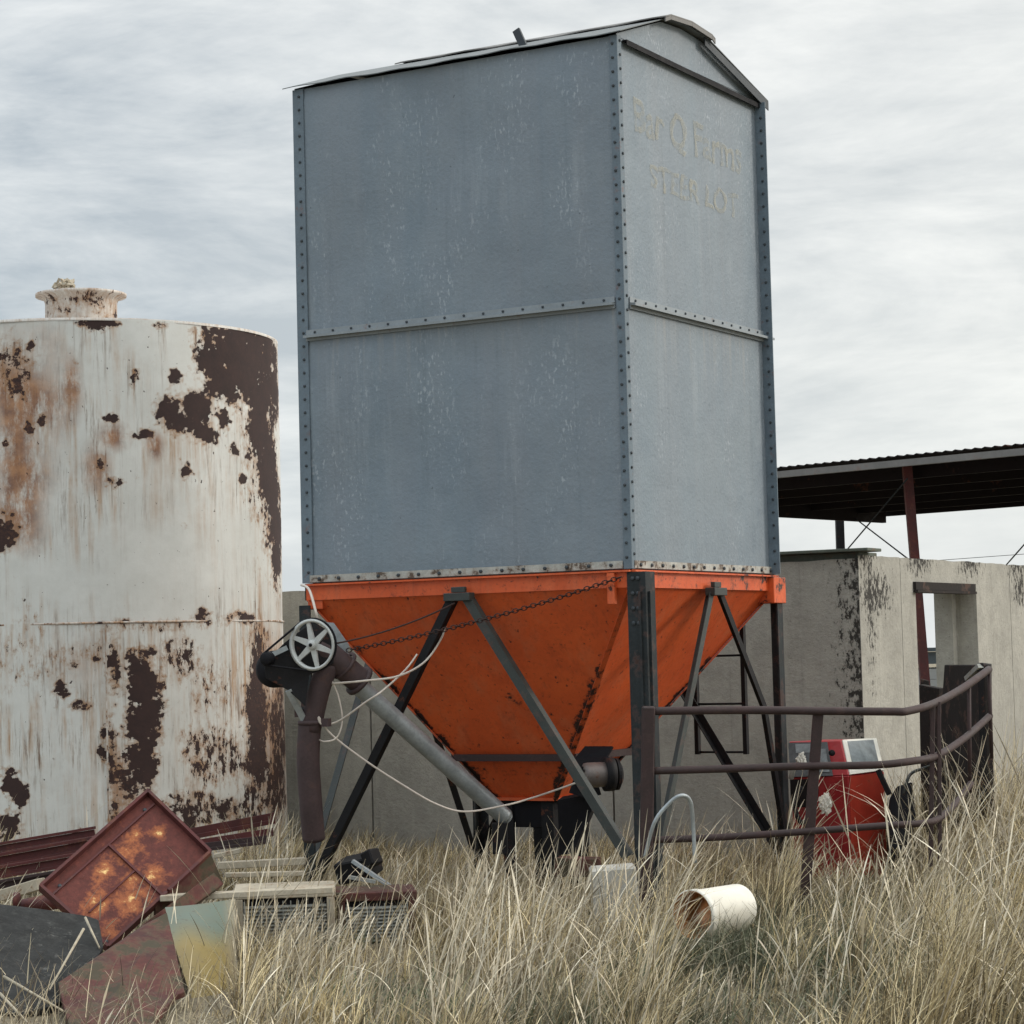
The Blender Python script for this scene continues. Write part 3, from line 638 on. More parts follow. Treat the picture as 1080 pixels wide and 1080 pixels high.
mb = MB(); a = V3((-1.2, -.09, za-.03)); b = at(352, 679, 14.5); mb.tube([a.lerp(b, k/10)-V3((0, 0, .03*k/10*(1-k/10)*4)) for k in range(11)], .006, 6)
tag(mb.build('cable', MT['chain']), 'thin dark wire cable stretched from the brace top to the pulley, above the chain', 'cable')
# cords
def cord(pts, r, name, label, mt='cord'):
    mb = MB(); mb.tube(spline(pts, 8), r, 7); return tag(mb.build(name, MT[mt]), label, 'cord')
cord([at(318, 617, 14.85), at(326, 622, 14.7), at(333, 645, 14.55), at(336, 660, 14.6), at(338, 668, 14.6)], .0085, 'extension_cord', 'white cord hanging from the bin corner down behind the spoked pulley')
cord([at(471, 653, 14.95), at(466, 672, 14.9), at(448, 698, 14.85), at(420, 713, 14.6), at(385, 718, 14.5), at(350, 721, 14.6)], .007, 'extension_cord', 'white cord curving from the dark brace over the auger tube to the auger head')
cord([at(440, 690, 14.92), at(428, 706, 14.85), at(404, 728, 14.50), at(385, 741, 14.5), at(358, 760, 14.6), at(340, 764, 14.58), at(336, 756, 14.58), at(350, 775, 14.6), at(385, 802, 14.65), at(425, 828, 14.7), at(460, 848, 14.75), at(490, 856, 14.8), at(530, 850, 14.9), at(560, 842, 15.0), at(590, 832, 14.75), at(612, 824, 14.6)], .0065, 'extension_cord', 'long dirty white cord drooping from the down spout past the auger to the hopper motor')
cord([at(349, 716, 14.6), at(357, 735, 14.6), at(361, 760, 14.6), at(355, 778, 14.6), at(342, 782, 14.6), at(333, 778, 14.66)], .0055, 'extension_cord', 'short white cord looping beside the brown down spout')

# ---------------------------------------------------------------- tank
TC = V3((-5.98+.0, 2.03, 0)); TR = 1.565; TZ = 4.285
lat = (90-540)/F*19
TC = CAM+fh*19.0+rh*lat; TC.z = 0
tank = empty('storage_tank', TC, 'big round white steel tank with flaking paint and dark rust patches', 'tank')
# blotches measured on the shell: (angle from the side facing the yard, height, half width, half height, strength)
th0 = math.atan2(-fh.y, -fh.x)
def ang_of(px, py):   # only used once to list the marks in the tank's own coordinates
    p = at(px, py, 10)-CAM; d = V3((p.x, p.y, 0)); o = CAM-TC; o.z = 0
    a = d.dot(d); b = 2*o.dot(d); c = o.dot(o)-TR*TR; q = b*b-4*a*c
    if q < 0: return None
    t = (-b-math.sqrt(q))/(2*a); P = CAM+p*t-TC
    return (math.atan2(P.y, P.x)-th0+math.pi) % (2*math.pi)-math.pi, P.z
MARKS = [('r', -0.154, 3.897, 0.133, 0.227, 0.62), ('o', -0.109, 3.625, 0.293, 0.495, 1), ('o', -0.129, 2.99, 0.235, 0.387, 1), ('r', -0.226, 2.713, 0.084, 0.113, 0.95), ('r', -0.073, 4.084, 0.043, 0.043, 0.85), ('r', 0.122, 3.772, 0.049, 0.142, 0.35), ('o', 0.122, 3.793, 0.083, 0.198, 0.9), ('r', 0.233, 4.248, 0.126, 0.05, 0.8), ('r', 0.314, 4.249, 0.049, 0.036, 0.9), ('r', 0.548, 4.248, 0.054, 0.029, 0.8), ('r', 0.42, 3.853, 0.036, 0.057, 0.95), ('r', 0.623, 3.857, 0.048, 0.051, 0.95), ('r', 0.609, 3.568, 0.119, 0.122, 0.98), ('r', 0.747, 3.578, 0.149, 0.174, 0.92), ('r', 0.803, 3.452, 0.092, 0.08, 0.9), ('r', 0.91, 3.571, 0.072, 0.073, 0.95), ('r', 0.677, 3.148, 0.05, 0.058, 0.95), ('r', 0.32, 3.062, 0.063, 0.042, 0.9), ('r', 0.25, 3.204, 0.049, 0.064, 0.6), ('o', 0.241, 3.189, 0.119, 0.177, 0.8), ('o', 0.305, 3.388, 0.113, 0.114, 0.9), ('r', 0.307, 3.53, 0.049, 0.028, 0.85), ('r', 0.462, 3.419, 0.074, 0.029, 0.85), ('o', 0.518, 3.335, 0.06, 0.114, 0.9), ('r', 0.98, 3.328, 0.056, 0.059, 0.8), ('r', 1.113, 3.296, 0.055, 0.037, 0.85), ('r', 1.059, 3.114, 0.05, 0.03, 0.85), ('r', -0.088, 3.475, 0.029, 0.042, 0.9), ('r', -0.019, 3.521, 0.028, 0.035, 0.9), ('r', -0.201, 3.369, 0.03, 0.035, 0.9), ('r', 0.847, 4.025, 0.135, 0.205, 0.98), ('r', 0.987, 4.102, 0.231, 0.163, 0.95), ('r', 1.121, 4.063, 0.33, 0.299, 1.1), ('r', 0.948, 3.839, 0.241, 0.133, 0.95), ('r', 1.227, 3.615, 0.176, 0.375, 1.05), ('r', 1.352, 3.179, 0.21, 0.34, 1.05), ('r', 1.482, 2.737, 0.249, 0.343, 1.0), ('r', 1.383, 3.941, 0.321, 0.382, 0.9), ('r', 1.18, 4.17, 0.192, 0.12, 1.0), ('r', 1.291, 4.19, 0.27, 0.152, 0.95), ('r', 0.954, 4.23, 0.279, 0.044, 0.8), ('r', 0.739, 4.216, 0.052, 0.036, 0.6), ('f', 1.317, 3.402, 0.425, 0.978, 0.1), ('r', 0.29, 1.779, 0.049, 0.126, 0.8), ('r', 0.297, 1.582, 0.056, 0.126, 0.7), ('r', 0.435, 1.774, 0.131, 0.056, 0.75), ('r', 0.432, 1.548, 0.109, 0.183, 1.0), ('r', 0.439, 1.281, 0.123, 0.21, 1.0), ('r', 0.427, 1.001, 0.116, 0.196, 0.95), ('r', 0.357, 0.866, 0.113, 0.181, 0.8), ('r', 0.281, 0.94, 0.035, 0.313, 0.7), ('r', 0.287, 0.577, 0.042, 0.125, 0.7), ('r', 0.527, 1.594, 0.038, 0.085, 0.6), ('r', -0.204, 0.849, 0.067, 0.083, 1.0), ('r', -0.144, 0.751, 0.051, 0.069, 1.0), ('r', -0.207, 0.53, 0.082, 0.097, 1.0), ('r', 0.123, 0.435, 0.076, 0.055, 1.0), ('r', 0.24, 1.207, 0.028, 0.042, 0.8), ('r', 0.238, 1.047, 0.028, 0.056, 0.8), ('r', 0.604, 0.636, 0.071, 0.084, 0.8), ('r', 0.664, 0.503, 0.057, 0.056, 0.85), ('r', 0.057, 1.523, 0.049, 0.063, 0.7), ('r', 0.136, 1.401, 0.09, 0.035, 0.8), ('r', 0.03, 1.412, 0.035, 0.035, 0.5), ('r', 0.006, 1.79, 0.049, 0.035, 0.5), ('r', 0.218, 1.747, 0.055, 0.028, 0.7), ('r', 0.112, 1.716, 0.035, 0.035, 0.6), ('r', 0.346, 2.016, 0.064, 0.028, 0.8), ('r', 0.765, 2.035, 0.071, 0.057, 0.8), ('r', 1.0, 2.034, 0.186, 0.044, 0.8), ('r', 0.893, 0.551, 0.12, 0.1, 0.7), ('r', 1.044, 0.433, 0.172, 0.072, 0.6), ('f', 0.508, 1.983, 0.543, 0.071, 0.05), ('f', 0.654, 1.766, 0.229, 0.199, 0.1), ('f', 0.786, 1.476, 0.227, 0.429, 0.03), ('f', 0.808, 0.974, 0.329, 0.356, 0.11), ('f', 0.746, 0.623, 0.453, 0.156, 0.12), ('f', 1.128, 1.241, 0.2, 0.801, 0.22), ('f', 1.185, 1.68, 0.305, 0.368, 0.1), ('f', 1.429, 1.075, 0.305, 0.891, 0.18), ('f', 1.071, 0.589, 0.263, 0.289, 0.12), ('f', 0.122, 1.786, 0.349, 0.14, 0.02), ('f', -0.149, 1.796, 0.296, 0.419, -0.02), ('r', 1.117, 1.534, 0.096, 0.22, 0.7), ('r', 1.142, 1.094, 0.115, 0.329, 0.9), ('r', 1.264, 0.642, 0.152, 0.22, 0.7), ('s', 0.029, 1.301, 0.9, 0.764, 0.75), ('s', 1.131, 1.387, 0.642, 1.02, 1), ('s', 0.047, 3.335, 0.653, 0.775, 0.7), ('s', 0.871, 3.137, 0.7, 0.436, 0.5), ('s', 0.257, 2.131, 0.28, 0.14, 0.3), ('o', 1.35, 1.229, 0.407, 0.814, 0.7), ('o', 0.143, 1.715, 0.208, 0.175, 0.3), ('o', 0.31, 0.659, 0.084, 0.417, 0.6)]
NT_ = 980
def shell(z0, z1, r, ntz, name):
    th = np.linspace(0, 2*np.pi, NT_+1); z = np.linspace(z0, z1, ntz+1)
    T, Z = np.meshgrid(th, z, indexing='xy'); dt = (T-th0+np.pi) % (2*np.pi)-np.pi
    rr = r+.004*np.sin(T*5+Z)+.003*np.sin(T*13+Z*2.1)
    X = rr*np.cos(T)+TC.x; Y = rr*np.sin(T)+TC.y
    vs = np.stack([X, Y, Z], -1).reshape(-1, 3); m = NT_+1
    mb = MB(); idx = [(j*m+i, j*m+i+1, (j+1)*m+i+1, (j+1)*m+i) for j in range(ntz) for i in range(NT_)]
    me = bpy.data.meshes.new(name); me.from_pydata((vs-np.array(TC)).tolist(), [], idx); me.polygons.foreach_set('use_smooth', [True]*len(idx)); me.materials.append(MT['tank'])
    o = bpy.data.objects.new(name, me); COL.objects.link(o); o.parent = tank
    dt = dt.ravel(); Z = Z.ravel(); S = dt*TR
    rust = np.full(len(dt), -.12); flake = np.full(len(dt), -.28); stain = np.full(len(dt), .0); orange = np.zeros(len(dt))
    stain = np.where(Z < 2.02, .50, stain)
    wob = .12*np.sin(S*9+Z*7)+.1*np.sin(S*17-Z*13)+.30*np.sin(S*43+Z*29)*np.sin(Z*57-S*21+1)+.22*np.sin(S*91-Z*38+2)*np.sin(Z*103+S*17)
    for kind, s0, zc, hw, hh, st in MARKS:
        d = np.sqrt(((S-s0*TR)/hw)**2+((Z-zc)/hh)**2); d = d+(wob*(1.0 if hw < .09 else .6) if kind == 'r' else .25*np.sin(S*9+Z*7)*np.sin(Z*5-S*4))
        f = np.clip(1.35-d, 0, 1)
        if kind == 'r':
            rust = np.maximum(rust, -.12+(st*.92)*np.clip((1.9-d)/1.25, 0, 1))
            dd = ((S-s0*TR)/(hw*.95)); below = (zc-Z)
            stain = np.maximum(stain, 1.15*np.exp(-dd**2)*np.exp(-np.clip(below, 0, None)/(.20+hh*1.3))*(below > -hh))
        elif kind == 'f': flake = np.maximum(flake, -.28+(st+.36)*np.clip((1.7-d)/1.2, 0, 1))
        elif kind == 's': stain = np.maximum(stain, st*f)
        elif kind == 'o': orange = np.maximum(orange, st*f)
    # other sides of the tank carry similar wear
    far = (np.abs(dt) > 1.62); nn = np.sin(dt*5.1)*np.sin(Z*2.3+dt)*.5
    flake = np.where(far, -.25+.3*np.clip(nn, 0, 1), flake); stain = np.where(far, .5, stain)
    fattr(o, 'rust', rust); fattr(o, 'flake', flake); fattr(o, 'stain', stain); fattr(o, 'orange', orange); fattr(o, 'arc', S); fattr(o, 'hgt', Z)
    return o
shell(-.05, 2.025, TR+.005, 190, 'lower_shell'); shell(2.02, TZ, TR, 200, 'upper_shell')
def tank_attrs(o, rust=.12, flake=.0, stain=.5, neck=False):
    v = verts(o); n = len(v); fattr(o, 'rust', [rust]*n); fattr(o, 'flake', [flake]*n); fattr(o, 'stain', [stain]*n); fattr(o, 'orange', [.2]*n)
    if neck: v = v-np.array([NC.x-TC.x, NC.y-TC.y, 0])
    a = np.arctan2(v[:, 1], v[:, 0]); fattr(o, 'arc', a*(.3 if neck else np.hypot(v[:, 0], v[:, 1]))+3); fattr(o, 'hgt', v[:, 2])
mb = MB(); mb.lathe(TC+V3((0, 0, TZ)), (0, 0, 1), [(TR+.003, -.015), (TR+.003, .006), (TR-.02, .008), (.36, .10), (0, .10)], 96); tank_attrs(mb.build('tank_top', MT['tank'], tank))
NC = CAM+fh*18.75+rh*((88-540)/F*18.75); NC.z = TZ+.02
mb = MB(); mb.lathe(NC, (0, 0, 1), [(.285, 0), (.285, .285), (.295, .315), (.325, .335), (.360, .340), (.362, .362), (.25, .368), (0, .368)], 40)
mb.lathe(NC, (0, 0, 1), [(.275, .10), (.295, .10), (.295, .13), (.275, .13)], 40); n_ = mb.build('manhole_neck', MT['tank'], tank); tank_attrs(n_, .30, .10, .5, True)
mb = MB()
for k in range(60):
    u_ = rng.normal(0, 1, 3); u_ /= np.linalg.norm(u_); p = NC+rh*(-.13)+V3((0, 0, .42))+V3(u_*rng.uniform(.02, .08))
    mb.obox(p, .05, .035, .02, V3(rng.normal(0, 1, 3)), V3(rng.normal(0, 1, 3)))
mb.build('valve_fitting', MT['cream'], tank)
mb = MB(); mb.lathe(TC+V3((0, 0, 2.015)), (0, 0, 1), [(TR+.005, -.010), (TR+.010, -.007), (TR+.010, .005), (TR, .008)], 128); tank_attrs(mb.build('seam_ring', MT['tank'], tank), .30, .10, 1.)
aa = ang_of(113, 780)[0]
mb = MB(); a = th0+aa; p = TC+V3((math.cos(a), math.sin(a), 0))*(TR+.006); mb.obox(p+V3((0, 0, 1.0)), .006, .012, 2.0, (math.cos(a), math.sin(a), 0), (-math.sin(a), math.cos(a), 0)); tank_attrs(mb.build('weld_seam', MT['tank'], tank), .1, .1, .8)

# ---------------------------------------------------------------- concrete building
WX, WY = -.15, 4.05; TH = .36
bld = empty('concrete_building', (WX, WY, 0), 'low roofless concrete wall with flaking corner and a window opening behind the feed bin', 'building')
def wallseg(x0, x1, y0, y1, zt0, zt1, name='wall', alongx=True, z0=-.2, nx=None, rustf=None):
    L = (x1-x0) if alongx else (y1-y0); nu = max(2, int(L/.06)); nv = 40
    mb = MB(); vs = []; fs = []
    def P(u_, v_, side):
        z = z0+(lerp(zt0, zt1, u_)-z0)*v_
        if v_ == 1: z += .012*noise.noise(V3((u_*L*5, x0, 3)))
        if alongx: return (x0+L*u_, y0 if side == 0 else y1, z)
        return (x1 if side == 0 else x0, y0+L*u_, z)
    for side in (0, 1):
        o_ = len(vs); 
        for j in range(nv+1):
            for i in range(nu+1): vs.append(P(i/nu, j/nv, side))
        for j in range(nv):
            for i in range(nu): fs.append((o_+j*(nu+1)+i, o_+j*(nu+1)+i+1, o_+(j+1)*(nu+1)+i+1, o_+(j+1)*(nu+1)+i))
    S_ = (nu+1)*(nv+1)
    for i in range(nu):
        a = nv*(nu+1)+i; fs.append((a, a+1, S_+a+1, S_+a)); fs.append((i, i+1, S_+i+1, S_+i))
    for j in range(nv):
        for e in (0, nu): a = j*(nu+1)+e; b = a+nu+1; fs.append((a, b, S_+b, S_+a))
    mb.add(vs, fs); o = mb.build(name, MT['concA'], bld)
    v = verts(o)+np.array([WX, WY, 0]); fattr(o, 'rust', rustf(v) if rustf is not None else np.zeros(len(v))); return o
def rA(v):
    r = np.full(len(v), -.04); r = np.maximum(r, .225*np.exp(-((v[:, 0]-WX+.02)/.28)**2)*(v[:, 2] > .6)); r = np.maximum(r, .26*np.exp(-((v[:, 0]-WX)/.035)**2)); return r
def rB(v):
    r = np.full(len(v), -.0); top = np.exp(-((v[:, 2]-2.37)/.16)**2); r = np.maximum(r, .27*top*(.6+.4*np.sin(v[:, 1]*5)))
    r = np.maximum(r, .25*np.exp(-((v[:, 1]-WY-.22)/.16)**2)*np.clip((v[:, 2]-.5)/1.5, 0, 1)); r = np.maximum(r, .29*np.exp(-((v[:, 1]-WY-.3)/.5)**2-((v[:, 2]-2.1)/.25)**2))
    r = np.maximum(r, .28*np.exp(-((v[:, 1]-7.9)/.3)**2-((v[:, 2]-2.15)/.22)**2)); return r
# left-running wall: panels with open joints
xs = [-14, -11.5, -9.1, -6.7, -4.6, -2.3, -.86, WX]; gap = .018
for a, b in zip(xs[:-1], xs[1:]):
    f = lambda x: 2.27+(x+8)*.0115
    wallseg(a+(gap if a > -14 else 0), b, WY, WY+TH, f(a), f(b), 'wall', True, rustf=rA)
ys = [WY+TH+.003, 5.02, 5.25]
for a, b in ((WY+.004, 4.92), (4.93, 5.25)): 
    wallseg(WX-TH, WX+.004, a if a > 4.5 else a+TH, b, 2.385, 2.385-.0, 'wall', False, rustf=rB)
wallseg(WX, WX+.0045, WY-.003, WY+TH+.002, 2.385, 2.385, 'wall', False, rustf=rB)
wallseg(WX-TH, WX+.004, 5.25, 6.72, 2.385, 2.385, 'lintel_wall', False, z0=2.20, rustf=rB); wallseg(WX-TH, WX+.004, 5.25, 6.72, 1.12, 1.12, 'sill_wall', False, rustf=rB)
for a, b in ((6.72, 7.62), (7.632, 9.6), (9.612, 12.0)): wallseg(WX-TH, WX+.004, a, b, 2.385, 2.385, 'wall', False, rustf=rB)
mb = MB(); mb.box(-2.6, WX-.001, WY+.03, WY+TH+.04, 2.352, 2.410); mb.box(-1.5, WX+.10, WY-.05, WY+.24, 2.4115, 2.436); cp = mb.build('wall_cap', MT['cap'], bld, bevel=.004)
mb = MB(); mb.box(WX-.10, WX+.03, 5.20, 6.62, 2.135, 2.198); mb.box(WX-.06, WX+.045, 5.20, 6.62, 2.112, 2.133); mb.build('lintel', MT['deck'], bld)
mb = MB(); mb.box(WX-TH+.02, WX-.18, 6.62, 6.718, 1.125, 2.19); g = mb.build('jamb', MT['concA'], bld); fattr(g, 'rust', [.05]*len(g.data.vertices))

# ---------------------------------------------------------------- open shed behind
def ray_z(px, py, z):
    p = at(px, py, 1)-CAM; t = (z-CAM.z)/p.z; return CAM+p*t
zE = 4.05
e1, e2 = ray_z(818, 497, zE), ray_z(1080, 472, zE); dn = (e2-e1).normalized(); f1_ = ray_z(889, 540, zE-.25)
N0 = e1+dn*(f1_-e1).dot(dn); N1 = e2+dn*8
f1, f2 = ray_z(889, 535, zE-.1), ray_z(1080, 521, zE-.1)
dep = dn.cross(V3((0, 0, 1))); dep = dep if dep.dot(fh) > 0 else -dep
DL = (f1-N0).dot(dep)
shed = empty('open_shed', (N0.x, N0.y, 0), 'open-sided pole shed with a dark low-pitched metal roof behind the concrete wall', 'shed')
mb = MB(); n = 300; L = (N1-N0).length
vs = []
for k in range(n+1):
    x = L*k/n; w_ = .018 if (k % 3) == 0 else 0
    a = N0+dn*x+V3((0, 0, .03+w_)); b = N0+dn*x+dep*DL+V3((0, 0, -.07+w_)); vs += [a, b, a+V3((0, 0, .012)), b+V3((0, 0, .012))]
fs = []
for k in range(n):
    a = k*4; b = a+4; fs += [(a, a+1, b+1, b), (a+2, b+2, b+3, a+3), (a, b, b+2, a+2), (a+1, a+3, b+3, b+1)]
fs += [(0, 2, 3, 1), (n*4, n*4+1, n*4+3, n*4+2)]
mb.add(vs, fs); mb.build('roof', MT['shedroof'], shed)
mb = MB(); mb.bar(N0-V3((0, 0, .05)), N1-V3((0, 0, .05)), .06, .085); mb.build('eave_beam', MT['fascia'], shed)
mb = MB(); a = N0+dep*DL-V3((0, 0, .20)); mb.bar(a, a+dn*L, .08, .2); mb.build('eave_beam', MT['shedroof'], shed)
for k in range(5):
    mb = MB(); a = N0+dep*(DL*(k+.6)/5.3)-V3((0, 0, .12+.02*k)); mb.bar(a+dn*.05, a+dn*L, .06, .16); mb.build('purlin', MT['shedroof'], shed)
mb = MB(); mb.bar(N0+dn*.1+dep*.1-V3((0, 0, .17)), N0+dn*.1+dep*(DL-.1)-V3((0, 0, .25)), .08, .32); mb.build('end_beam', MT['shedroof'], shed)
for px, dd, mt, w_ in ((962, 0, 'maroonred', .115), (1290, 0, 'maroonred', .115)):
    p = ray_z(px, 487, zE); 
    mb = MB(); foot = V3((p.x, p.y, -.2))+rh*.13; mb.bar(foot, p-V3((0, 0, .02))-rh*.05+fh*.12, w_, w_, fh); mb.build('column', MT[mt], shed)
for s_ in (.14, .5, .85):
    a = N0+dep*(DL-.1)+dn*(L*s_ if s_ > .2 else (f1-N0).dot(dn)); mb = MB(); mb.bar((a.x, a.y, -.2), (a.x, a.y, zE-.28), .13, .13, fh); mb.build('column', MT['blacksteel'], shed)
for (p, q) in (((957, 505, 30), (838, 645, 38)), ((893, 540, 38), (995, 618, 30)), ((1100, 552, 30), (1040, 620, 38))):
    mb = MB(); mb.tube([at(*p), at(*q)], .011, 5); mb.build('tie_rod', MT['darksteel'], shed)
# low white sided hut seen through the window opening
hc = at(979, 715, 34); hut = empty('white_hut', (hc.x, hc.y, 0), 'low white lap-sided hut seen through the window opening of the concrete wall', 'hut')
mb = MB(); X = rh; 
for k in range(9): mb.obox((hc.x, hc.y, .08+k*.15), 3.2, 2.0+.02*(k % 2), .146, X, fh)
mb.build('wall', MT['white'], hut)
mb = MB(); mb.obox((hc.x, hc.y, 1.50), 3.24, 2.1, .16, X, fh); mb.build('dark_band', MT['bluegrey'], hut)
mb = MB(); mb.obox((hc.x, hc.y, 1.62), 3.5, 2.4, .05, X, fh); mb.build('roof', MT['bluegrey'], hut)
# far power line
mb = MB(); a = ray_z(790, 603, 8.5); 
mb = MB(); mb.tube([at(700, 606, 85), at(880, 599, 88), at(1140, 580, 92)], .012, 5); tag(mb.build('power_line', MT['darksteel']), 'thin overhead wire crossing the sky low behind the shed columns', 'wire')

# ---------------------------------------------------------------- corral gate
gt = empty('corral_gate', at(683, 960, 13.55)-V3((0, 0, .0)), 'bent maroon pipe corral gate with three rails, hung on a thick post', 'gate')
DG = 13.5
mb = MB(); p0 = at(684, 745, DG); p1 = at(680, 975, DG); mb.bar(p0, p1-V3((0, 0, .1)), .074, .07, fh); mb.build('post', MT['maroon'], gt, bevel=.008)
def rail(pts, r, name='rail', n=6): mb = MB(); mb.tube(spline([at(*p) for p in pts], n), r, 12); return mb.build(name, MT['maroon'], gt)
rail([(686, 750, DG), (780, 749, DG), (880, 750, DG), (940, 750.5, DG+.02), (957, 750, DG+.06), (985, 742, DG+.35), (1015, 726, DG+.9), (1043, 706, DG+1.5)], .0235)
rail([(688, 813, DG), (760, 811, DG), (850, 808, DG), (920, 807, DG), (960, 803, DG+.08), (988, 797, DG+.35), (1018, 778, DG+.9), (1044, 755, DG+1.5)], .022)
rail([(688, 886, DG), (760, 883, DG), (850, 877, DG), (930, 871, DG+.02), (975, 868, DG+.1), (992, 862, DG+.3), (1010, 845, DG+.7), (1024, 826, DG+1.)], .020)
for pts, w_ in ((((863, 751, DG+.03), (848, 945, DG+.03)), .058), (((984, 742, DG+.32), (981, 905, DG+.25)), .026), (((990, 740, DG+.36), (991, 900, DG+.25)), .024)):
    mb = MB(); mb.bar(at(*pts[0]), at(*pts[1])-V3((0, 0, .05)), w_, w_*.8, fh); mb.build('upright', MT['maroon'], gt, bevel=.003)
for a, b in (((1043, 703, DG+1.5), (1046, 800, DG+1.45)), ((1022, 722, DG+1.05), (1023, 836, DG+1.))):
    mb = MB(); mb.tube([at(*a), at(*b)], .013, 8); mb.build('upright', MT['maroon'], gt)
# dark plate chute behind the gate
ch = empty('loading_chute', at(1015, 850, 16.2)*1.0, 'dark rusted plate loading chute standing against the concrete wall behind the gate end', 'chute')
ch.location.z = 0
q = [at(996, 702, 15.6), at(1044, 704, 15.3), at(1046, 850, 15.3), at(985, 870, 15.6)]
mb = MB()
c1, c2, c3, c4 = at(996, 701, 16.6), at(1037, 701, 15.6), at(1042, 860, 15.6), at(984, 880, 16.7)
mb.slab([c1, c2, c3, c4], .05); mb.build('side_plate', MT['deck'], ch, bevel=.006)
mb = MB(); mb.slab([at(1037, 699, 15.6), at(1046, 700, 15.9), at(1047, 850, 15.9), at(1042, 862, 15.6)], .04); mb.build('end_plate', MT['blacksteel'], ch, bevel=.004)
mb = MB(); mb.slab([at(969, 722, 16.9), at(990, 726, 16.7), at(992, 880, 16.7), at(972, 880, 16.9)], .05); mb.slab([at(972, 716, 17.0), at(980, 718, 17.0), at(984, 760, 17.0), at(972, 760, 17.0)], .04); mb.build('end_plate', MT['deck'], ch, bevel=.004)
mb = MB(); mb.bar(at(1020, 716, 15.75), at(1034, 702, 15.6), .04, .03); mb.build('latch', MT['grille'], ch)

# ---------------------------------------------------------------- fuel pump
pp = empty('fuel_pump', at(880, 930, 16.6), 'old red fuel pump with grey dial panels, leaning in the grass behind the gate', 'fuel pump'); pp.location.z = gz(pp.location.x, pp.location.y)
Lc, Mc, Rc = (832, 16.5), (887, 16.3), (930, 16.65)
def P(px, py, d): return at(px, py, d)
TL, TM, TRr = P(832, 782, 16.75), P(887, 781, 16.45), P(924, 779, 16.8)
BL, BM, BR = P(838, 925, 16.55), P(897, 925, 16.2), P(936, 925, 16.55)
SM_, SR = P(895, 818, 16.22), P(932, 813, 16.57)
back = (TL-TM)+(TRr-TM); bk = V3((back.x, back.y, 0))
TB = TL+(TRr-TM); BB = BL+(BR-BM)
mb = MB()
SL = P(834, 820, 16.57); SB = SL+(SR-SM_)
mb.hexa([BM, BR, BB, BL, SM_, SR, SB, SL]); mb.hexa([SM_+V3((0, 0, .001)), SR+V3((0, 0, .001)), SB+V3((0, 0, .001)), SL+V3((0, 0, .001)), TM, TRr, TB, TL])
cab = mb.build('cabinet', MT['pumpred'], pp, bevel=.006)
def onface(A, B, C, D_, rect, off, name, mt, t=.012, parent=pp):
    """A,B top-left/top-right, C,D bottom-right/bottom-left of a face; rect in face fractions (u0,u1,v0,v1)"""
    u0_, u1_, v0_, v1_ = rect
    def Q(u_, v_): return A.lerp(B, u_).lerp(D_.lerp(C, u_), v_)
    n_ = (B-A).cross(D_-A).normalized(); n_ = n_ if n_.dot(CAM-A) > 0 else -n_
    mb = MB(); mb.slab([Q(u0_, v0_)+n_*off, Q(u1_, v0_)+n_*off, Q(u1_, v1_)+n_*off, Q(u0_, v1_)+n_*off], t-.002 if t > .003 else t); return mb.build(name, MT[mt], parent)
onface(SM_, SR, BR, BM, (.02, .98, .01, .98), .006, 'side_panel', 'pumpred_lit', .006)
fr = onface(TM, TRr, SR, SM_, (.02, .98, .0, .99), .010, 'display_frame', 'pipewhite', .010)
onface(TM, TRr, SR, SM_, (.13, .87, .06, .80), .014, 'display_glass', 'glass', .004)
onface(TL, TM, SM_, SL, (.0, .74, .05, 1.), .008, 'dial_panel', 'pumpface', .008)
onface(TL, TM, SM_, SL, (.14, .46, .10, .35), .013, 'dial_window', 'glass', .004)
onface(TL, TM, SM_, SL, (.52, .70, .25, .9), .013, 'dial_window', 'glass', .004)
onface(SL, SM_, BM, BL, (.0, .38, .02, .30), .010, 'dial_panel', 'blacksteel', .01)
mb = MB(); c = P(877, 794, 16.38); mb.lathe(c, -fh, [(.0, .0), (.022, .0), (.022, .03), (0, .03)], 14); mb.build('lock', MT['blacksteel'], pp)
mb = MB(); mb.tube(spline([P(846, 830, 16.3), P(838, 848, 16.25), P(846, 868, 16.2), P(858, 850, 16.25), P(861, 832, 16.35)], 6), .017, 8); mb.build('hose', MT['rubber'], pp)
mb = MB(); mb.obox(P(846, 808, 16.35), .10, .05, .03, rh*.9+V3((0, 0, .15)), fh); mb.tube([P(838, 806, 16.3), P(834, 822, 16.3)], .02, 8); mb.build('nozzle', MT['grille'], pp, bevel=.008)
# seed fluff
def rag(px, py, d, r, label):
    c = at(px, py, d); me = bpy.data.meshes.new('rag'); bm = bmesh.new(); bmesh.ops.create_icosphere(bm, subdivisions=4, radius=1)
    for v in bm.verts:
        q = v.co.copy(); k_ = 1+.55*noise.noise(q*2.2+c)+.35*noise.noise(q*5+c); v.co = c+rh*q.x*r*.62*k_+fh*q.y*r*.4*k_+V3((0, 0, q.z*r*1.05*k_))
    bm.to_mesh(me); bm.free(); me.materials.append(MT['fuelwhite']); o = bpy.data.objects.new('rag', me); COL.objects.link(o); tag(o, label, 'rag', 'crumpled white rags by the fuel pump')
rag(871, 848, 15.9, .06, 'upright crumpled white rag against the front of the red fuel pump')
rag(845, 803, 16.2, .05, 'small white rag on the pump nozzle behind the middle gate rail')
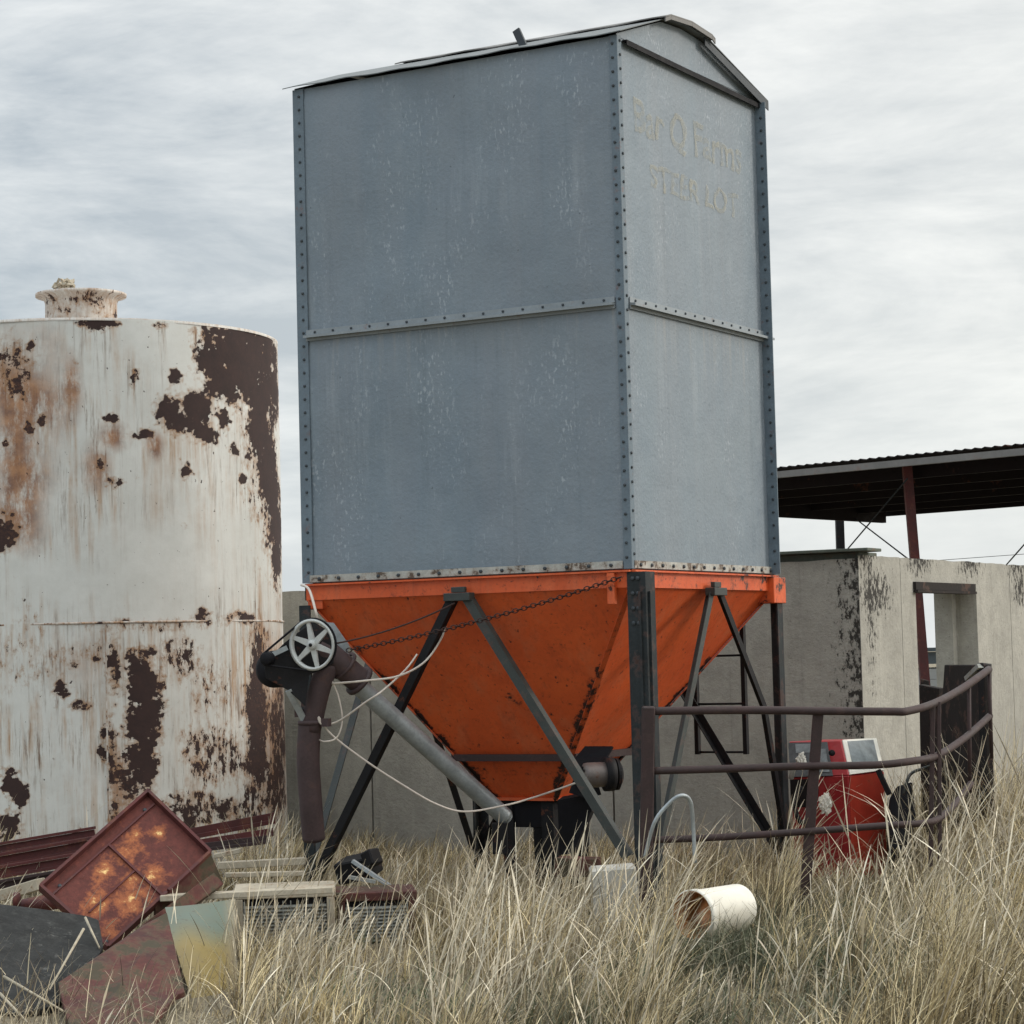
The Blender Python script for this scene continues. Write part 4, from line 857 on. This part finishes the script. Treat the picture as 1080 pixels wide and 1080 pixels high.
# black scrap right of the pump
sb = empty('scrap_tub', at(955, 880, 16.3), 'black battered metal tub between the red pump and the gate end', 'tub'); sb.location.z = 0
mb = MB(); mb.slab([P(937, 872, 16.2), P(938, 842, 16.3), P(946, 829, 16.3), P(962, 824, 16.35), P(966, 860, 16.2), P(958, 905, 16.1), P(940, 905, 16.1)], .35); mb.build('body', MT['rubber'], sb, bevel=.01)
mb = MB(); mb.tube(spline([P(953, 838, 16.1), P(957, 823, 16.1), P(962, 815, 16.15), P(975, 810, 16.2), P(988, 806, 16.3)], 5), .011, 7); mb.build('handle', MT['bracegrey'], sb)
mb = MB(); mb.bar(P(926, 812, 16.25), P(938, 838, 16.2), .03, .03); mb.build('strut', MT['blacksteel'], sb)

# ---------------------------------------------------------------- small things in the grass
pc_ = at(730, 965, 12.8); pd = (rh*.66+fh*.75+V3((0, 0, .0))).normalized()
pipe = empty('pipe_offcut', pc_, 'short white plastic pipe lying in the grass with a rust-stained mouth', 'pipe')
mb = MB(); mb.lathe(pc_, pd, [(.1305, 0), (.137, 0), (.137, .05), (.130, .055), (.130, .42)], 40); mb.build('pipe_wall', MT['pipewhite'], pipe)
mb = MB(); mb.lathe(pc_, pd, [(.1303, .001), (.122, .004), (.122, .415), (.130, .42)], 40); mb.build('pipe_lining', MT['piperust'], pipe)
b_ = at(648, 930, 13.9); mb = MB(); b_.z = .23
mb.obox(b_, .27, .27, .42, (rh+V3((0, 0, .05))), fh); mb.box
tag(mb.build('concrete_block', MT['block'], None, bevel=.012), 'pale square concrete block under the near leg of the bin', 'block')
mb = MB(); mb.slab([at(585, 905, 14.2), at(628, 906, 14.1), at(628, 925, 14.1), at(585, 925, 14.2)], .1)
tag(mb.build('wood_plank', MT['rustpanel'], None, bevel=.004), 'reddish brown plank half sunk in grass beside the concrete block', 'plank')
mb = MB(); mb.tube(spline([at(680, 905, 13.35), at(690, 868, 13.3), at(705, 848, 13.3), at(718, 839, 13.3), at(728, 845, 13.35), at(731, 870, 13.4), at(733, 910, 13.4)], 6), .0115, 8)
tag(mb.build('conduit', MT['galv']), 'bent grey conduit loop rising from the grass right of the gate post', 'conduit')

# ---------------------------------------------------------------- scrap pile, left
def plate(name, corners, t, mt, label, cat, group=None, bevel=.003):
    mb = MB(); mb.slab([at(*c) for c in corners], t); return tag(mb.build(name, MT[mt], None, bevel=bevel), label, cat, group)
# burnt rust tray
A_, B_, C_, D_ = at(156, 834, 14.0), at(222, 898, 13.75), at(114, 998, 13.2), at(43, 934, 13.4)
trn = (B_-A_).cross(D_-A_).normalized(); trn = trn if trn.dot(CAM-A_) > 0 else -trn
tray = empty('metal_tray', D_.lerp(C_, .5), 'tilted rusty steel tray with orange burnt blotches, leaning on the scrap pile', 'tray')
n1, n2 = 40, 30; vs = []; hot = []
spots = ((.40, .35, .13), (.62, .30, .10), (.52, .62, .10), (.14, .42, .08), (.40, .72, .12), (.63, .80, .16), (.85, .55, .13), (.30, .25, .08), (.88, .85, .12))
NTR = trn
def TQ(u_, v_, off=0): return A_.lerp(D_, u_).lerp(B_.lerp(C_, u_), v_)+NTR*off
mb = MB()
for off in (0, -.012):
    for j in range(n2+1):
        for i in range(n1+1):
            u_, v_ = i/n1, j/n2; p = TQ(u_, v_, off-.035); vs.append(p)
            hot.append(max([.62*math.exp(-(((u_-a)/r_)**2+((v_-b)/(r_*1.1))**2)) for a, b, r_ in spots]))
S_ = (n1+1)*(n2+1); fs = []
for o_ in (0, S_):
    fs += [(o_+j*(n1+1)+i, o_+j*(n1+1)+i+1, o_+(j+1)*(n1+1)+i+1, o_+(j+1)*(n1+1)+i) for j in range(n2) for i in range(n1)]
mb.add(vs, fs, True); o = mb.build('tray_floor', MT['tray'], tray); fattr(o, 'orange', hot)
mb = MB()
for a, b in ((TQ(-.01, 0), TQ(1.0, 0)), (TQ(1, -.01), TQ(1, 1)), (TQ(0, 0), TQ(0, 1.0)), (TQ(0, 1), TQ(.42, 1.0)), (TQ(.44, 1.0), TQ(1, 1))): mb.bar(a-NTR*.02, b-NTR*.02, .018, .06, NTR)
mb.bar(TQ(.02, .14, -.028), TQ(.98, .14, -.028), .012, .010, NTR); mb.bar(TQ(.46, .15, -.026), TQ(.46, .98, -.026), .014, .012, NTR); mb.bar(TQ(.47, .56, -.027), TQ(.9, .56, -.027), .010, .008, NTR)
rimb = mb
mb = MB(); mb.slab([TQ(0, 1, -.01), TQ(.0, 1.22, -.16), TQ(.62, 1.16, -.16), TQ(.55, 1.0, -.01)], .02); mb.slab([TQ(.0, 1.2, -.15), TQ(0, .9, -.30), TQ(.3, .9, -.3), TQ(.3, 1.2, -.15)], .02); mb.build('tray_side', MT['rustpanel'], tray)
bb = MB(); bolts(bb, [TQ(.10, .12, -.03), TQ(.9, .12, -.03), TQ(.97, .93, -.03)], NTR, .012, .01); rimb.build('tray_rim', MT['maroonred'], tray, extra=(bb, MT['bolt']))
plate('rusty_panel', [(120, 998, 12.3), (152, 975, 12.5), (176, 962, 12.6), (195, 1046, 11.75), (186, 1049, 11.7), (150, 1094, 11.0), (78, 1104, 10.85), (61, 1036, 11.7)], .03, 'rustpanel', 'dark brown-red rusted panel with greenish right part, lying under the tilted tray', 'panel')
plate('rusty_panel', [(150, 975, 13.0), (226, 920, 13.5), (236, 932, 13.5), (190, 965, 13.2), (200, 1050, 12.7), (178, 1056, 12.3)], .05, 'rustpanel', 'narrow rusted panel edge standing between the tray and the teal-yellow shell', 'panel')
# teal / yellow hood
mb = MB(); n = 16; vs = []
cs = [at(174, 957, 13.1), at(248, 948, 13.35), at(252, 1046, 12.4), at(204, 1056, 12.1)]
for j in range(n+1):
    for i in range(n+1):
        u_, v_ = i/n, j/n; p = cs[0].lerp(cs[1], u_).lerp(cs[3].lerp(cs[2], u_), v_); vs.append(p-fh*.09*(math.sin(math.pi*u_)*.7+math.sin(math.pi*v_*.9)*.6)-V3((0, 0, 0)))
S_ = len(vs); vs += [p+fh*.012 for p in vs]
fs = [(o_+j*(n+1)+i, o_+j*(n+1)+i+1, o_+(j+1)*(n+1)+i+1, o_+(j+1)*(n+1)+i) for o_ in (0, S_) for j in range(n) for i in range(n)]
mb.add(vs, fs, True); o = mb.build('machine_hood', MT['teal']); tag(o, 'rounded machine hood faded from teal at the top to mustard yellow, in the scrap pile', 'hood')
ca = o.data.color_attributes.new('tone', 'FLOAT_COLOR', 'POINT'); cc = []
for k in range(len(vs)):
    v_ = ((k % S_)//(n+1))/n; u_ = ((k % S_) % (n+1))/n; v_ += .08*math.sin(u_*6)
    t = min(1, max(0, (v_-.22)/.25)); te = (.12, .155, .125); ye = (.23, .17, .05); ed = (.25, .22, .16)
    c = [te[i]*(1-t)+ye[i]*t for i in range(3)]; e = max(0, (u_-.8)/.2); c = [c[i]*(1-e)+ed[i]*e for i in range(3)]; cc += [*c, 1]
ca.data.foreach_set('color', cc)
plate('black_board', [(-12, 952, 12.7), (40, 958, 12.75), (92, 966, 12.8), (104, 970, 12.75), (109, 998, 12.35), (92, 1030, 11.9), (58, 1060, 11.5), (22, 1070, 11.35), (-14, 1064, 11.4)], .035, 'blackwood', 'wide charcoal-black weathered board lying left of the rusty tray', 'board')
# coolers with louvre grilles
def cooler(px0, px1, py0, py1, d, label, capm='cream'):
    a, b = at(px0, py0, d), at(px1, py0, d+.05); X = (b-a); X.z = 0; w_ = X.length; X.normalize(); Y = V3((0, 0, 1)).cross(X).normalized()
    if Y.dot(fh) < 0: Y = -Y
    zt_ = (a.z+b.z)/2; zb = max(.0, at(px0, py1, d).z); c = a.lerp(b, .5)+Y*.22; c.z = 0
    e = empty('cooler_unit', c, label, 'cooler', 'louvred cooler units in the scrap pile')
    mb = MB(); mb.obox((c.x, c.y, (zt_+zb)/2-.02), w_-.03, .40, zt_-zb-.06, X, Y); mb.build('core', MT['rubber'], e)
    mb = MB(); mb.obox((c.x, c.y, zt_-.025), w_+.02, .46, .05, X, Y)
    for s_ in (-1, 1):
        mb.obox(V3((c.x, c.y, (zt_+zb)/2-.025))+X*s_*(w_/2-.02)-Y*.215, .045, .03, zt_-zb-.051, X, Y)
    mb.build('case', MT[capm], e, bevel=.004)
    mb = MB(); k = int((zt_-zb-.1)/.021); fr_ = V3((c.x, c.y, 0))-Y*.215
    for i in range(k): mb.obox(fr_+V3((0, 0, zb+.04+i*.021)), w_-.09, .022, .006, X, (Y+V3((0, 0, .6))))
    for i in range(int(w_/.045)): mb.obox(fr_-Y*.012+X*(-w_/2+.05+i*.045)+V3((0, 0, (zt_+zb)/2-.02)), .005, .006, zt_-zb-.09, X, Y)
    mb.build('louvre_grille', MT['grille'], e)
cooler(248, 352, 938, 1030, 13.7, 'louvred cooler unit with a cream top, next to the teal and yellow hood')
cooler(356, 438, 941, 1030, 13.9, 'louvred cooler unit with a brown rusted top, right end of the scrap pile', 'rustpanel')
# beams
beams = [((-30, 905, 15.7), (100, 883, 15.6), (.09, .05), 'topmost thin red-oxide beam on the pile in front of the white tank', 'maroonred'),
         ((-30, 918, 15.5), (110, 893, 15.4), (.10, .07), 'broad red-oxide channel below the topmost beam in front of the tank', 'maroonred'),
         ((-30, 930, 15.2), (100, 908, 15.1), (.09, .05), 'lower maroon channel sloping down to the left picture edge under the others', 'maroonred'),
         ((-30, 944, 15.0), (92, 923, 15.0), (.08, .06), 'dark maroon beam at the bottom of the stack left of the tray', 'maroon')]
for a, b, (h_, w_), lb, mt in beams:
    mb = MB(); a = at(*a); b = at(*b); d = (b-a).normalized(); mb.bar(a, b, w_, h_*.22); mb.bar(a+V3((0, 0, h_*.35)), b+V3((0, 0, h_*.35)), w_*.2, h_*.45); mb.bar(a+V3((0, 0, h_*.7)), b+V3((0, 0, h_*.7)), w_, h_*.2)
    tag(mb.build('steel_beam', MT[mt]), lb, 'beam', 'red-oxide steel beams in the scrap pile')
for a, b, w_, h_, lb, mt in (((196, 884, 15.9), (290, 866, 16.0), .08, .07, 'upper rusty angle beam right of the tray, against the tank foot', 'maroonred'),
                        ((205, 893, 15.7), (288, 880, 15.7), .07, .05, 'lower rusty angle beam right of the tray, below its twin', 'maroonred'),
                        ((215, 896, 15.5), (282, 888, 15.5), .1, .05, 'dark short beam end right of the tray, under the two angles', 'maroon')):
    mb = MB(); mb.bar(at(*a), at(*b), w_, h_*.4); mb.bar(at(*a)+V3((0, 0, h_*.5)), at(*b)+V3((0, 0, h_*.5)), .02, h_*.7); tag(mb.build('steel_beam', MT[mt]), lb, 'beam', 'red-oxide steel beams in the scrap pile')
for a, b, w_, h_, lb in (((226, 903, 15.2), (254, 897, 15.2), .06, .03, 'short cream plank end just right of the tray top corner'),
                     ((230, 913, 14.9), (322, 908, 15.0), .07, .045, 'long cream painted bar behind the cooler units'),
                     ((238, 923, 14.6), (320, 921, 14.7), .06, .03, 'lower cream bar half hidden by grass behind the cooler units'),
                     ((170, 947, 13.5), (352, 938, 13.5), .10, .035, 'wide cream board lying on the first louvred cooler unit'),
                     ((4, 944, 14.6), (44, 932, 14.5), .10, .07, 'cream painted plank end below the maroon beams, left of the tray')):
    mb = MB(); mb.bar(at(*a), at(*b), w_, h_); tag(mb.build('cream_board', MT['cream'], None, bevel=.004), lb, 'board', 'cream boards in the scrap pile')
mb = MB(); mb.tube([at(20, 958, 14.2), at(60, 950, 14.2)], .05, 14); mb.lathe(at(15, 950, 14.1), rh, [(0, 0), (.05, 0), (.05, .03), (0, .03)], 14); tag(mb.build('pipe_stub', MT['maroonred']), 'dark red pipe stub with a flange left of the rusty tray', 'pipe')
# small dark debris under the tank and by the spout
mb = MB(); mb.obox(at(378, 915, 14.8), .22, .16, .14, (1, .3, .2), (0, 1, .3)); mb.obox(at(392, 905, 14.7), .10, .12, .10, (1, -.3, .4), (0, 1, 0)); tag(mb.build('scrap_gearbox', MT['blacksteel'], None, bevel=.01), 'black cast gearbox scrap lying at the foot of the left brace', 'scrap')
for i, (a, b, lb) in enumerate((((372, 908, 14.5), (412, 935, 14.4), 'pale grey bar leaning over the black gearbox scrap'), ((368, 925, 14.45), (396, 930, 14.4), 'lower short grey bar at the gearbox scrap'), ((350, 940, 14.3), (420, 936, 14.3), 'flat brown strip in front of the gearbox scrap'))):
    mb = MB(); mb.bar(at(*a), at(*b), .03, .02); tag(mb.build('metal_bar', MT[('galv', 'grille', 'rustpanel')[i]]), lb, 'bar')
sticks = [((4, 1030, 11.6), (66, 1066, 11.2)), ((88, 980, 12.3), (52, 1044, 11.6)), ((0, 1048, 11.2), (34, 1084, 10.9)), ((90, 968, 12.55), (105, 1000, 12.3))]
slb = ['stick sloping right across the foot of the black board', 'long pale stick leaning on the right part of the black board', 'stick at the left picture edge below the black board', 'short pale stick on the right end of the black board']
for (a, b), lb in zip(sticks, slb):
    mb = MB(); mb.tube([at(*a), at(*b)], [.008, .005], 6); tag(mb.build('stick', MT['dryweed']), lb, 'stick', 'pale sticks by the black board')

# ---------------------------------------------------------------- grass
def grass(name, N, region, hfun, lean, curl, width, colfun, label, clump=None, seg=4, heads=0, seed=1):
    g = np.random.default_rng(seed)
    x, y = region(g, N); n = len(x); h = hfun(g, x, y)
    ok = h > .01; x, y, h = x[ok], y[ok], h[ok]; n = len(x); z = gz_np(x, y)
    az = g.uniform(0, 2*np.pi, n); a0 = np.abs(g.normal(0, lean, n)); a1 = np.abs(g.normal(curl, curl*.6, n))*np.where(g.uniform(0, 1, n) < .12, 2.6, 1.)
    # prevailing lean to the right and slightly away
    dx = np.cos(az)*a0+.10*rh.x; dy = np.sin(az)*a0+.10*rh.y
    m = np.hypot(dx, dy)+1e-6; ux, uy = dx/m, dy/m; a = m.copy()
    wd = g.uniform(.7, 1.3, n)*width; wa = az+g.uniform(-.9, .9, n)+np.pi/2; wx, wy = np.cos(wa), np.sin(wa)
    P_ = np.stack([x, y, z-.02], -1); V = []; 
    for k in range(seg+1):
        t = k/seg; ww = wd*(1-t)**.7*.5+ .0006
        if heads and .72 < t < .99: ww = ww+wd*heads*g.uniform(.0, 1, n)
        V.append(P_+np.stack([wx*ww, wy*ww, 0*ww], -1)); V.append(P_-np.stack([wx*ww, wy*ww, 0*ww], -1))
        st = h/seg; P_ = P_+np.stack([ux*np.sin(a)*st, uy*np.sin(a)*st, np.cos(a)*st], -1); a = np.minimum(a+a1/seg, 2.4)
    V = np.stack(V, 1).reshape(-1, 3).astype(np.float32); K = 2*(seg+1)
    base = (np.arange(n)*K)[:, None, None]; q = np.array([[2*k, 2*k+1, 2*k+3, 2*k+2] for k in range(seg)])[None]
    Fq = (base+q).reshape(-1, 4).astype(np.int32)
    me = bpy.data.meshes.new(name); me.vertices.add(len(V)); me.vertices.foreach_set('co', V.ravel())
    me.loops.add(Fq.size); me.loops.foreach_set('vertex_index', Fq.ravel()); me.polygons.add(len(Fq))
    me.polygons.foreach_set('loop_start', np.arange(0, Fq.size, 4, dtype=np.int32)); me.polygons.foreach_set('loop_total', np.full(len(Fq), 4, np.int32)); me.update()
    c = colfun(g, x, y, h); c = np.repeat(c[:, None, :], K, 1).reshape(-1, 3); c = np.concatenate([c, np.ones((len(c), 1))], 1).astype(np.float32)
    ca = me.color_attributes.new('tone', 'FLOAT_COLOR', 'POINT'); ca.data.foreach_set('color', c.ravel())
    me.materials.append(MT['grass']); o = bpy.data.objects.new(name, me); COL.objects.link(o)
    o['kind'] = 'stuff'; o['label'] = label; o['category'] = 'grass'; return o
def to_xy(d, l): return CAM.x+fh.x*d+rh.x*l, CAM.y+fh.y*d+rh.y*l
def blocked(x, y):
    b = (np.hypot(x-TC.x, y-TC.y) < TR+.03) | ((x < WX+.02) & (y > WY-.02)) | (np.hypot(x-TC.x, y-TC.y) < TR+.03)
    d = (x-CAM.x)*fh.x+(y-CAM.y)*fh.y; l = (x-CAM.x)*rh.x+(y-CAM.y)*rh.y; px = 540+F*l/d
    pile = (px < 245) & (d > 12.2) & (d < 17)
    return b, pile, px, d
def lf(x, y, s, k=0.):   # cheap smooth field 0..1
    return .5+.25*(np.sin(x*s+k)*np.cos(y*s*1.3+2*k)+np.sin(x*s*.6-y*s*.9+k*3))+.25*np.sin(x*s*2.1+y*s*1.7+k)*.6
def reg_uniform(d0, d1, extra=1.2, sl=.235):
    def f(g, N):
        d = np.sqrt(g.uniform(d0**2, d1**2, N)); l = g.uniform(-1, 1, N)*(sl*d+extra); return to_xy(d, l)
    return f
def reg_clump(d0, d1, nc, rad, extra=1.2, sl=.235):
    def f(g, N):
        d = np.sqrt(g.uniform(d0**2, d1**2, nc)); l = g.uniform(-1, 1, nc)*(sl*d+extra); cx, cy = to_xy(d, l)
        wt = g.uniform(.3, 1, nc)**2; i = g.choice(nc, N, p=wt/wt.sum()); r_ = np.abs(g.normal(0, rad, N)); t = g.uniform(0, 2*np.pi, N)
        return cx[i]+r_*np.cos(t), cy[i]+r_*np.sin(t)
    return f
def env(x, y):   # how tall the stand grows: taller to the right and by the gate end, thin over the scrap
    b, pile, px, d = blocked(x, y)
    e = .66+.22*np.clip((px-560)/500, 0, 1)+.16*np.clip((px-960)/90, 0, 1)
    e = np.where(d < 12, e*(.55+.45*np.clip((d-9)/3, 0, 1)), e)
    e = np.where((px < 235) & (d < 12.8), e*np.where(d < 10.2, .26, .10), e); e = np.where((px >= 250) & (px < 440) & (d < 13.7), e*.52, e); e = np.where(b, 0, e); e = np.where(pile, e*.3, e)
    e = np.where((px > 690) & (px < 850) & (d < 13.1), e*.55, e)
    e = np.where((px > 815) & (px < 950) & (d < 16.6) & (d > 12.4), e*.50, e)
    e = np.where((px > 300) & (px < 800) & (d > 13.3), e*.66, e)
    e = np.where((px > 685) & (px < 800) & (d > 11.3) & (d < 13.2), e*.30, e)
    return e, pile, px, d
def pal(g, n, cols, w):
    cols = np.array(cols); i = g.choice(len(cols), n, p=np.array(w)/sum(w)); c = cols[i]*g.uniform(.55, 1.35, (n, 1)); return c
straw = [(.60, .52, .34), (.46, .385, .235), (.80, .72, .53), (.15, .12, .07), (.28, .25, .18)]
def col_straw(g, x, y, h):
    c = pal(g, len(x), straw, (3, 3, 1.6, 2, 2))*np.array([1.03, .99, .90]); k = lf(x, y, 1.1, 2.)[:, None]; return c*(.72+.5*k)
def col_low(g, x, y, h):
    c = pal(g, len(x), [(.34, .275, .16), (.22, .175, .10), (.48, .40, .25), (.11, .09, .055)], (3, 3, 2, 1.5))
    gr = np.clip((lf(x, y, 1.9, 5.)-.56)*4, 0, 1)[:, None]; gc = pal(g, len(x), [(.10, .13, .07), (.15, .18, .10), (.07, .09, .05)], (2, 2, 1)); m = g.uniform(0, 1, (len(x), 1)) < gr*.75; return np.where(m, gc, c)
def h_low(g, x, y):
    e, pile, px, d = env(x, y); return np.where(pile & (g.uniform(0, 1, len(x)) < .6), 0, e*g.uniform(.25, .62, len(x)))
def h_tall(g, x, y):
    e, pile, px, d = env(x, y); h = e*g.uniform(.55, 1.05, len(x))*(.7+.5*lf(x, y, .9, 1.))
    return np.where(pile & (g.uniform(0, 1, len(x)) < .8), 0, h)
def h_stem(g, x, y):
    e, pile, px, d = env(x, y); h = e*g.uniform(.9, 1.38, len(x)); return np.where(pile & (g.uniform(0, 1, len(x)) < .35), 0, np.where(pile, h*2.1, np.where((px < 235) & (d < 12.8), np.where(g.uniform(0, 1, len(x)) < .25, h*3.2, 0), h)))
grass('low_grass', 80000, reg_uniform(8.2, 21), h_low, .75, 1.3, .0060, col_low, 'dense low thatch of dry grass covering the yard', seed=3, seg=5)
grass('tall_grass', 48000, reg_clump(8.4, 20, 650, .13), h_tall, .30, .75, .0058, col_straw, 'clumps of tall straw-coloured dry grass in front of the bin and gate', seed=4, seg=6)
grass('grass_stems', 5200, reg_clump(9.5, 17, 420, .22), h_stem, .24, .6, .0062, lambda g, x, y, h: pal(g, len(x), [(.68, .62, .49), (.58, .51, .38), (.46, .40, .30)], (1, 1, 1)), 'scattered long pale grass stems standing above the rest', seed=5, seg=9, heads=.55)
def reg_mat(g, N):
    px = g.uniform(-40, 300, N); d = g.uniform(10.6, 13.0, N); return to_xy(d, (px-540)/F*d)
grass('fallen_stems', 1700, reg_mat, lambda g, x, y: g.uniform(.10, .38, len(x)), 1.35, .5, .0055, lambda g, x, y, h: pal(g, len(x), [(.62, .54, .38), (.30, .25, .17), (.14, .11, .08)], (2, 2, 1)), 'flattened dead stems tangled round the scrap pile', seed=12, seg=6)
grass('far_grass', 40000, reg_uniform(20, 60, 3, .5), lambda g, x, y: np.where(blocked(x, y)[0] & (x > -14) & (y < 12.5) & (y > WY) & (x > -.6), 0, g.uniform(.2, .6, len(x))), .4, .7, .012, col_straw, 'dry grass of the field beyond the yard', seed=6, seg=3)
def side_reg(g, N):
    s_ = np.where(g.uniform(0, 1, N) < .5, -1, 1); d = np.sqrt(g.uniform(4**2, 20**2, N)); l = s_*(g.uniform(0, 1, N)*4+.235*d+1.2); return to_xy(d, l)
grass('side_grass', 30000, side_reg, lambda g, x, y: np.where(blocked(x, y)[0], 0, g.uniform(.2, .6, len(x))), .35, .7, .007, col_straw, 'dry grass at both sides of the yard', seed=8, seg=3)
def reg_green(g, N):
    spots_ = [(930, 1010, .35), (1040, 1050, .5), (820, 975, .22), (760, 1005, .3), (640, 1060, .3), (1060, 900, .3), (960, 930, .3)]; X_ = []; Y_ = []
    for px, py, r_ in spots_:
        p = ray_z(px, py, .12); k = N//len(spots_); X_.append(p.x+g.normal(0, r_, k)); Y_.append(p.y+g.normal(0, r_, k))
    return np.concatenate(X_), np.concatenate(Y_)
grass('green_weeds', 13000, reg_green, lambda g, x, y: np.where(blocked(x, y)[0], 0, g.uniform(.12, .38, len(x))), .6, 1.1, .0065, lambda g, x, y, h: pal(g, len(x), [(.11, .12, .07), (.17, .17, .11), (.08, .088, .055), (.26, .24, .17)], (3, 2, 2, 1)), 'low grey-green weeds between the straw on the right', seed=9, seg=4)

# ---------------------------------------------------------------- sky and light
SUN_EL, SUN_AZ = 24., Vector((.80, .60, 0)).normalized()     # sun behind cloud, to the right of the camera
w = bpy.data.worlds.new('World'); scn.world = w; w.use_nodes = True; nt = w.node_tree; nt.nodes.clear()
class WN(NT):
    def __init__(s): s.t = nt; s.n = nt.nodes; s.tc = s.n.new('ShaderNodeTexCoord')
k = WN(); G = k.tc.outputs['Generated']
out = nt.nodes.new('ShaderNodeOutputWorld'); bg = nt.nodes.new('ShaderNodeBackground'); nt.links.new(bg.outputs[0], out.inputs[0]); bg.inputs[1].default_value = .1
sky = nt.nodes.new('ShaderNodeTexSky'); sky.sky_type = 'NISHITA'; sky.sun_disc = False; sky.sun_elevation = R(SUN_EL)
sky.sun_rotation = math.atan2(SUN_AZ.x, SUN_AZ.y); sky.dust_density = 2
sep = nt.nodes.new('ShaderNodeSeparateXYZ'); nt.links.new(G, sep.inputs[0])
def cn(scale, st, detail=8, rough=.62, loc=(0, 0, 0), dist=.4): return k.noise(scale, detail, rough, stretch=st, loc=loc, dist=dist, coord=G)
c1_ = cn(4.2, (1, 1, 3.4), loc=(.3, .1, .2), dist=.5); c2_ = cn(9, (1, 1, 4.6), loc=(3, 1, .4), dist=.35); c3_ = cn(17, (1, 1, 3.6), loc=(1, 4, 2), dist=.2)
mixn = k.math('ADD', k.math('MULTIPLY', c1_, .55), k.math('ADD', k.math('MULTIPLY', c2_, .33), k.math('MULTIPLY', c3_, .12)))
t_ = k.ramp(mixn, .43, .62)
col = k.mix(t_, (2.75, 3.15, 3.5), (5.4, 5.6, 5.65))
# brighter, warmer cloud towards the sun side and near the horizon
dot = nt.nodes.new('ShaderNodeVectorMath'); dot.operation = 'DOT_PRODUCT'; nt.links.new(G, dot.inputs[0]); dot.inputs[1].default_value = (SUN_AZ.x*.93, SUN_AZ.y*.93, .36)
gl = k.ramp(dot.outputs['Value'], -.12, .55, 0, 1)
col = k.mix(k.math('MULTIPLY', gl, .48), col, (7.3, 7.0, 6.3))
hz = k.ramp(sep.outputs['Z'], .0, .12, 1, 0)
col = k.mix(k.math('MULTIPLY', hz, .45), col, (6.1, 6.4, 6.5))
zen = k.ramp(sep.outputs['Z'], .30, .85, 1, 2.6)   # an overcast sky is brightest overhead
vm = nt.nodes.new('ShaderNodeVectorMath'); vm.operation = 'SCALE'; nt.links.new(col, vm.inputs[0]); nt.links.new(zen, vm.inputs['Scale']); col = vm.outputs[0]
fin = k.mix(.90, sky.outputs[0], col)
nt.links.new(fin, bg.inputs[0])
sun = bpy.data.lights.new('sun', 'SUN'); sun.energy = .95; sun.angle = R(13); sun.color = (1, .93, .83)
so = bpy.data.objects.new('sun', sun); COL.objects.link(so)
dvec = Vector((SUN_AZ.x*math.cos(R(SUN_EL)), SUN_AZ.y*math.cos(R(SUN_EL)), math.sin(R(SUN_EL))))
so.rotation_euler = (-dvec).to_track_quat('-Z', 'Y').to_euler(); so.location = (5, 5, 12)
scn.view_settings.view_transform = 'Standard'; scn.view_settings.look = 'None'; scn.view_settings.exposure = .70; scn.view_settings.gamma = 1
